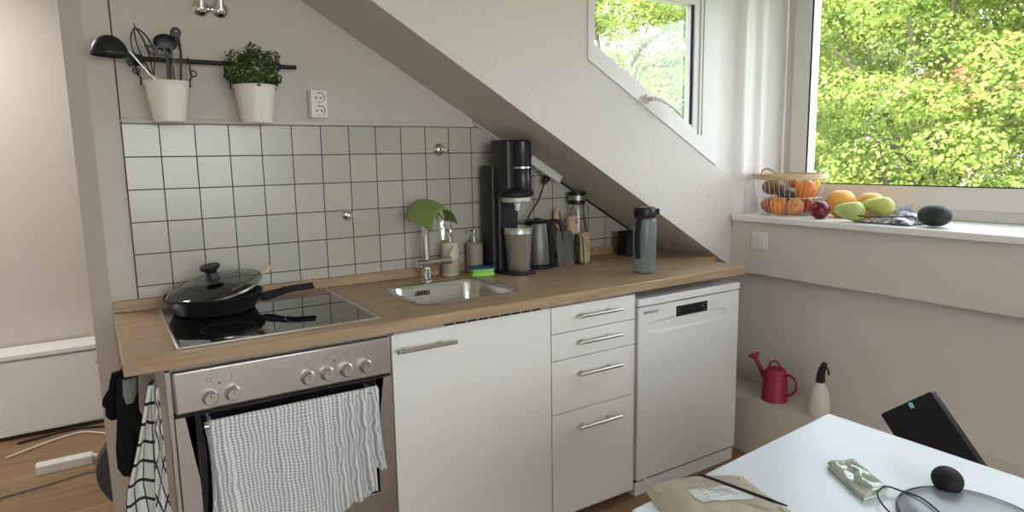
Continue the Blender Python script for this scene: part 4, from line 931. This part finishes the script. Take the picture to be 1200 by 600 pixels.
# padded envelope: pillow with u towards the passage side, v towards the viewer
EO = Vector((.728, -1.622, TZ+.0005)); eu = Vector((.93, -.37, 0)).normalized(); ev = Vector((-.33, -.945, 0)).normalized()
def env(u, v, top):
    e = (math.sin(PI*min(max(u, 0), 1))*math.sin(PI*min(max(v, 0), 1)))**.38
    z = .002+(.032*e*(1-.30*u)+.0012*math.sin(u*31+v*7)*e+.0015*math.sin(v*37-u*12)*e if top else 0)
    p = EO+eu*(u*.205-.004*math.sin(v*7))+ev*(v*.27-.006*math.sin(PI*u)); return (p.x, p.y, p.z+z)
en = thing('padded_envelope', 'bulging beige padded envelope on the table corner by the dishwasher', 'envelope', EO)
m = MB().grid(lambda u, v: env(u, v, True), 40, 40); m.grid(lambda u, v: env(u, v, False), 8, 8)
obj('paper_body', m, PAPER, en, smooth='all')
def onenv(u, v, h): p = Vector(env(u, v, True)); p.z += h; return p
def patch(u0, u1, v0, v1, h, sk=0):
    return MB().grid(lambda a, b: tuple(onenv(lerp(u0, u1, a)+sk*b, lerp(v0, v1, b), h)), 12, 10)
obj('address_label', patch(.27, .74, .28, .47, .0012), LABELM, en, smooth='all')
pm = MB()
for k in range(4):
    for j in range(5):
        a = onenv(.34+.065*j, .315+.032*k, .0018); b = onenv(.34+.065*j+.045, .315+.032*k, .0018); pm.tube([a, b], .00045, 4)
obj('label_print', pm, LIGHTP, en)
pm = MB()
for k in range(9):
    a = onenv(.88, .10+.09*k, .001); b = onenv(.88, .10+.09*k+.045, .001); pm.tube([a, b], .0007, 4)
for k in range(7): pm.tube([onenv(.55+.05*math.sin(k), .06+.02*k, .0008), onenv(.82, .05+.035*k, .0008)], .0003, 4)
obj('flap_print', pm, PRINT, en)
o = obj('black_pen', MB().tube([(.800, -1.690, .7665), (.803, -1.700, .768), (.832, -1.822, .766), (.842, -1.848, .764)], [.0012, .0030, .0030, .0014], 8), BLACK, None, smooth=True)
tag(o, 'long thin black stick lying across the padded envelope', 'pen')
o = obj('metal_pin', MB().tube([(.709, -1.645, TZ+.036), (.707, -1.655, TZ+.036), (.694, -1.695, TZ+.033)], [.0026, .0030, .0022], 8), NICKEL, None, smooth=True)
tag(o, 'short silver metal rod at the outer edge of the padded envelope', 'metal rod')
pk = thing('tissue_pack', 'small green and white pack in clear crinkled film on the table', 'pack', (1.08, -1.83, TZ))
A = [Vector((1.094, -1.767, TZ)), Vector((1.142, -1.795, TZ)), Vector((1.094, -1.878, TZ)), Vector((1.020, -1.878, TZ))]
A = [Vector((1.090, -1.768, TZ)), Vector((1.142, -1.792, TZ)), Vector((1.084, -1.888, TZ)), Vector((1.020, -1.880, TZ))]
def q4(a, b, P): return P[0].lerp(P[1], a).lerp(P[3].lerp(P[2], a), b)
obj('pack_body', MB().prism([(p.x, p.y) for p in A], TZ+.0005, TZ+.013, 'z'), PACKW, pk, bevel=.003)
def film(a, b):
    p = q4(a*1.06-.03, b*1.04-.02, A); e = max(0, math.sin(PI*a)*math.sin(PI*b))**.14
    return (p.x, p.y, TZ+.0015+.0135*e+.0012*e*math.sin(a*9+b*5)+.0010*e*math.sin(b*13-a*4)+(.006*(1-e) if b < .1 or b > .93 else 0))
obj('green_wrap', MB().grid(film, 24, 40), PACKG, pk, smooth=25)
obj('crinkled_film', MB().grid(lambda a, b: (lambda t: (t[0], t[1], t[2]+.0018+.0012*abs(math.sin(a*5+b*9))))(film(a, b)), 20, 34), thinglass('film_gloss', (.96, .98, .97), .10), pk, smooth=15)
obj('seam', MB().tube([A[3]+Vector((0, 0, .002)), A[0]+Vector((-.001, .001, .002))], .0011, 5), PRINT, pk)
# headset at the table edge of the picture
hs = thing('headset', 'blue grey headset with black cushion and thin cable loop on the table', 'headset', (1.10, -1.97, TZ))
obj('ear_cup', MB().lathe([(.105, 0), (.108, .004), (.100, .010), (.070, .014), (0, .016)], 48, T(1.105, -2.015, TZ)), GREYCUP, hs, smooth=True)
obj('cup_edge', MB().tube([(1.105+.108*math.cos(2*PI*i/48), -2.015+.108*math.sin(2*PI*i/48), TZ+.005) for i in range(48)], .0022, 8, closed=True), BLACK, hs, smooth=True)
obj('cushion', MB().sphere((1.178, -1.945, TZ+.024), .026, Euler((0, 0, .6)).to_matrix(), 24, (1.35, 1, .85)), BLACKM, hs, smooth='all')
obj('cable_loop', MB().tube(smoothpts([(1.020, -1.975, TZ+.002), (1.012, -1.935, TZ+.004), (1.040, -1.893, TZ+.012), (1.080, -1.885, TZ+.014), (1.095, -1.905, TZ+.010), (1.085, -1.945, TZ+.017), (1.06, -1.985, TZ+.018)], 7), .0016, 8), CORD, hs, smooth=True)

# chair behind the table with a black laptop leaning on it
ch = thing('chair', 'plain white seat behind the table carrying the tilted laptop', 'chair', (1.63, -1.87, 0))
obj('seat', MB().prism(rrect(1.46, -2.05, 1.80, -1.70, .05, 5), .47, .493, 'z'), WHITEP, ch, bevel=.006)
for x, y in ((1.50, -2.0), (1.76, -2.0), (1.50, -1.74), (1.76, -1.74)): obj('leg', MB().tube([(x, y, 0), (x, y, .47)], .014, 14), BEECH, ch, smooth=True)
a = Vector((1.6, -1.604, .669)); tdir = Vector((0, -.116, .098)).normalized(); sdir = Vector((.0, -.098, -.116)).normalized()
a = a+Vector((0, 0, 0)); nn = tdir.cross(sdir)
LMx = Matrix((( *[tdir[0]], sdir[0], nn[0], a[0]), (tdir[1], sdir[1], nn[1], a[1]), (tdir[2], sdir[2], nn[2], a[2]), (0, 0, 0, 1)))
lp = thing('laptop', 'black laptop standing tilted behind the table with a pale blue sticker', 'laptop', a)
def mx(mb, M):
    for v in mb.bm.verts: v.co = M @ v.co
    return mb
obj('lid', mx(MB().prism(rrect(0, 0, .152, .225, .006, 4), -.006, .006, 'z'), LMx), LAPTOP, lp, bevel=.0015)
obj('base', mx(MB().prism(rrect(.002, 0, .150, .225, .006, 4), .0065, .018, 'z') if nn.x > 0 else MB().prism(rrect(.002, 0, .150, .225, .006, 4), -.018, -.0065, 'z'), LMx), LAPTOP, lp, bevel=.0015)
sgn = -1 if nn.x > 0 else 1
obj('sticker', mx(MB().box((.083, .004, sgn*.0062), (.094, .018, sgn*.0068)), LMx), CYAN, lp)

# ------------------------------------------------------------------ beyond the wall end
dg = thing('round_cushion', 'dark grey round felt cushion standing on edge behind the wall end', 'cushion', (0, .33, .005))
obj('pad', MB().lathe([(.150, -.045), (.178, -.030), (.184, 0), (.178, .030), (.150, .045), (0, .05)][::1], 48, T(0, .36, .190) @ RX(90)).lathe([(0, -.05), (.150, -.045)], 48, T(0, .36, .190) @ RX(90), cap=False), GREYDISC, dg, smooth=True)
p2 = thing('floor_power_strip', 'white power strip lying on the wooden floor behind the wall end', 'power strip', (-.26, 1.0, 0))
obj('housing', MB().prism(rrect(-.42, .955, -.205, 1.015, .01, 4), .0, .042, 'z'), WHITEP, p2, bevel=.004)
obj('plug', MB().tube([(-.215, .985, .030), (-.185, .975, .028)], [.014, .009], 12), WHITEP, p2, smooth=True)
o = obj('white_cable', MB().tube(smoothpts([(-.55, 1.25, .006), (-.38, 1.36, .006), (-.26, 1.40, .006), (-.18, 1.34, .006), (-.10, 1.25, .006), (.05, 1.2, .006)], 6), .005, 8), CORDW, None, smooth=True); tag(o, 'thicker white cable curving over the floor behind the wall end', 'cable')
o = obj('thin_white_cable', MB().tube(smoothpts([(-.50, 1.60, .005), (-.30, 1.58, .005), (-.18, 1.55, .005), (-.05, 1.50, .005), (.1, 1.5, .005)], 6), .004, 8), CORDW, None, smooth=True); tag(o, 'thin white cable on the floor nearest the passage wall', 'cable')
o = obj('black_cable', MB().tube(smoothpts([(-.52, 1.42, .006), (-.30, 1.47, .006), (-.20, 1.44, .006), (-.10, 1.40, .006), (.05, 1.36, .006)], 6), .0055, 8), CORD, None, smooth=True); tag(o, 'black cable lying between the two white cables on the floor', 'cable')
o = obj('grey_cable', MB().tube(smoothpts([(-.55, .80, .005), (-.36, .83, .005), (-.24, .86, .005), (-.17, .84, .005), (-.05, .78, .005)], 6), .004, 8), mat('grey_cord', (.18, .17, .16), .5), None, smooth=True); tag(o, 'grey cable on the floor in front of the white power strip', 'cable')
cb = thing('low_white_cabinet', 'low white cabinet with small knob against the passage wall', 'cabinet', (-.6, 1.58, 0))
obj('body', MB().box((-1.1, 1.50, .02), (-.05, 1.68, .40)), FRONT, cb, bevel=.002)
obj('top_board', MB().box((-1.12, 1.485, .408), (-.03, 1.684, .432)), FRONT, cb, bevel=.002)
for x in (-.84, -.33): d = obj('door', MB().box((x-.24, 1.488, .03), (x+.24, 1.502, .395)), FRONT, cb, bevel=.002); obj('knob', MB().tube([(x+.17, 1.488, .34), (x+.17, 1.470, .34)], [.005, .009], 12), NICKEL, d, smooth=True)
# ------------------------------------------------------------------ outside
GZ = -5.5
struct('ground', MB().box((-40, -50, GZ-.3), (90, 60, GZ)), GRASS)
struct('roof_outside', MB().prism([(XR-.1, slope(XR-.1)+.25), (2.62, slope(2.62)+.25), (3.6, slope(3.6)+.25), (3.6, slope(3.6)+.05), (2.96, slope(2.96)+.05), (2.62, slope(2.62)+.20), (XR-.1, slope(XR-.1)+.20)], -.27, 3.2, 'y'), ROOFD)
def tree(name, label, base, h, crown, n, m, seed, clumps=150, leaf=.085):
    rng = np.random.default_rng(seed); x0, y0 = base; cx_, cy_, cz_, ra, rb_, rc = crown
    t = thing(name, label, 'tree', (x0, y0, GZ), 'trees outside the windows')
    tm = MB(); top = Vector((cx_, cy_, cz_)); tm.tube(smoothpts([(x0, y0, GZ), (x0+.1, y0, GZ+2), Vector((x0, y0, 0)).lerp(top, .5)+Vector((0, 0, -1.2)), top], 5), [.22, .21, .2, .19, .18, .17, .16, .15, .14, .13, .12, .11, .10, .09, .07, .05], 10)
    for k in range(16):
        a = k*2.4; s0 = Vector((x0, y0, lerp(GZ+3.5, cz_, (k+1)/17))); e = Vector((cx_+ra*.75*math.cos(a), cy_+rb_*.75*math.sin(a), cz_+rc*(.7*math.sin(k*1.7)))); mid = s0.lerp(e, .5)+Vector((0, 0, .5))
        tm.tube(smoothpts([s0, mid, e], 5), [lerp(.075, .015, i/10) for i in range(11)], 7)
    obj('trunk', tm, BARK, t, smooth=True)
    c = []
    while len(c) < clumps:
        q = rng.uniform(-1, 1, 3); d = np.linalg.norm(q)
        if .30 < d < 1: c.append(np.array([cx_, cy_, cz_])+q*np.array([ra, rb_, rc]))
    c = np.array(c); R = rng.uniform(.45, .95, len(c))
    idx = rng.integers(0, len(c), n); q = rng.normal(size=(n, 3)); q /= np.linalg.norm(q, axis=1)[:, None]; q[:, 2] *= .55
    P = c[idx]+q*(R[idx]*rng.uniform(.75, 1.05, n))[:, None]; N = q*.6+rng.normal(size=(n, 3))*.55+np.array([-.25, 0, .55]); N /= np.linalg.norm(N, axis=1)[:, None]
    A_ = np.cross(N, rng.normal(size=(n, 3))); A_ /= np.linalg.norm(A_, axis=1)[:, None]; B_2 = np.cross(N, A_); s2 = (leaf*rng.uniform(.55, 1.25, n))[:, None]
    V = np.stack([P-A_*s2, P+B_2*s2*.75-A_*s2*.1, P+A_*s2, P-B_2*s2*.75-A_*s2*.1], 1).reshape(-1, 3)-np.array([x0, y0, GZ])
    me = bpy.data.meshes.new('foliage'); me.vertices.add(len(V)); me.vertices.foreach_set('co', V.ravel()); me.loops.add(4*n); me.loops.foreach_set('vertex_index', np.arange(4*n, dtype=np.int32))
    me.polygons.add(n); me.polygons.foreach_set('loop_start', np.arange(0, 4*n, 4, dtype=np.int32)); me.polygons.foreach_set('loop_total', np.full(n, 4, dtype=np.int32)); me.update(); me.materials.append(m)
    o = bpy.data.objects.new('foliage', me); C.objects.link(o); o.parent = t
    return t
tree('leafy_tree', 'big sunlit maple tree seen through the large window', (13.5, 4.0), 12, (13.5, 3.8, 2.0, 3.0, 3.4, 4.6), 170000, LEAF, 3, 250, .042)
tree('leafy_tree', 'leafy tree filling the view of the small slanted window', (11.2, 10.4), 12, (11.2, 10.4, 2.8, 3.3, 3.0, 5.0), 150000, LEAF, 5, 250, .042)
tree('leafy_tree', 'darker green tree standing between the two sunlit trees', (20.6, 12.2), 12, (20.6, 12.2, 2.4, 4.0, 4.4, 5.4), 110000, LEAF2, 8, 220, .065)
hs_ = thing('apartment_building', 'pink beige building glimpsed between the tree leaves', 'building', (27, 14, GZ))
bw_ = obj('wall', MB().box((26, 3, GZ), (33, 12, 2.6)), STUCCO, hs_)
obj('roof', MB().prism([(2.4, 2.6), (12.6, 2.6), (7.5, 5.6)], 25.5, 33.5, 'x'), ROOFT, hs_)
for y in (4.5, 7.0, 9.5):
    for z in (-3.6, -.9): f = obj('window', MB().box((25.92, y, z), (26.05, y+1.1, z+1.4)), UPVC, bw_); obj('pane', MB().box((25.9, y+.1, z+.1), (25.93, y+1.0, z+1.3)), HOBGLASS, f)

# ------------------------------------------------------------------ light
W = bpy.data.worlds.new('daylight'); S.world = W; W.use_nodes = True; nt = W.node_tree
bg = nt.nodes['Background']; bg.inputs['Color'].default_value = (.80, .89, 1.0, 1); bg.inputs['Strength'].default_value = 4.8
sun = bpy.data.lights.new('sun', 'SUN'); sun.energy = 5.8; sun.angle = .01; sun.color = (1, .95, .84)
so_ = bpy.data.objects.new('sun', sun); C.objects.link(so_); so_.rotation_euler = Vector((.62, .22, -.75)).to_track_quat('-Z', 'Y').to_euler()
def area(name, loc, dirv, sx, sy, e, col, portal=False):
    l = bpy.data.lights.new(name, 'AREA'); l.shape = 'RECTANGLE'; l.size = sx; l.size_y = sy; l.energy = e; l.color = col
    if portal: l.cycles.is_portal = True
    o = bpy.data.objects.new(name, l); C.objects.link(o); o.location = loc; o.rotation_euler = Vector(dirv).to_track_quat('-Z', 'Z').to_euler(); return o
area('window_portal', (2.95, -1.35, 1.66), (-1, 0, 0), 1.8, 1.1, 1, (1, 1, 1), True)
area('window_portal', (1.95, -.27, 1.75), (0, -1, 0), .75, .65, 1, (1, 1, 1), True)
area('rear_window_fill', (.3, REAR-.16, 1.55), (0, 1, .0), 2.3, 1.3, 20, (1, .90, .76))  # fill light added outside the unseen rear window to brighten the room
area('passage_fill', (-.9, 1.0, 2.38), (0, 0, -1), .5, .5, 18, (1, .97, .92))  # unseen light added overhead to make the passage bright
S.view_settings.view_transform = 'Standard'; S.view_settings.look = 'None'; S.view_settings.exposure = .55; S.view_settings.gamma = 1; S.view_settings.use_curve_mapping = False
S.cycles.max_bounces = 10; S.cycles.diffuse_bounces = 5; S.cycles.transparent_max_bounces = 24; S.cycles.sample_clamp_indirect = 6
S.cycles.use_denoising = True
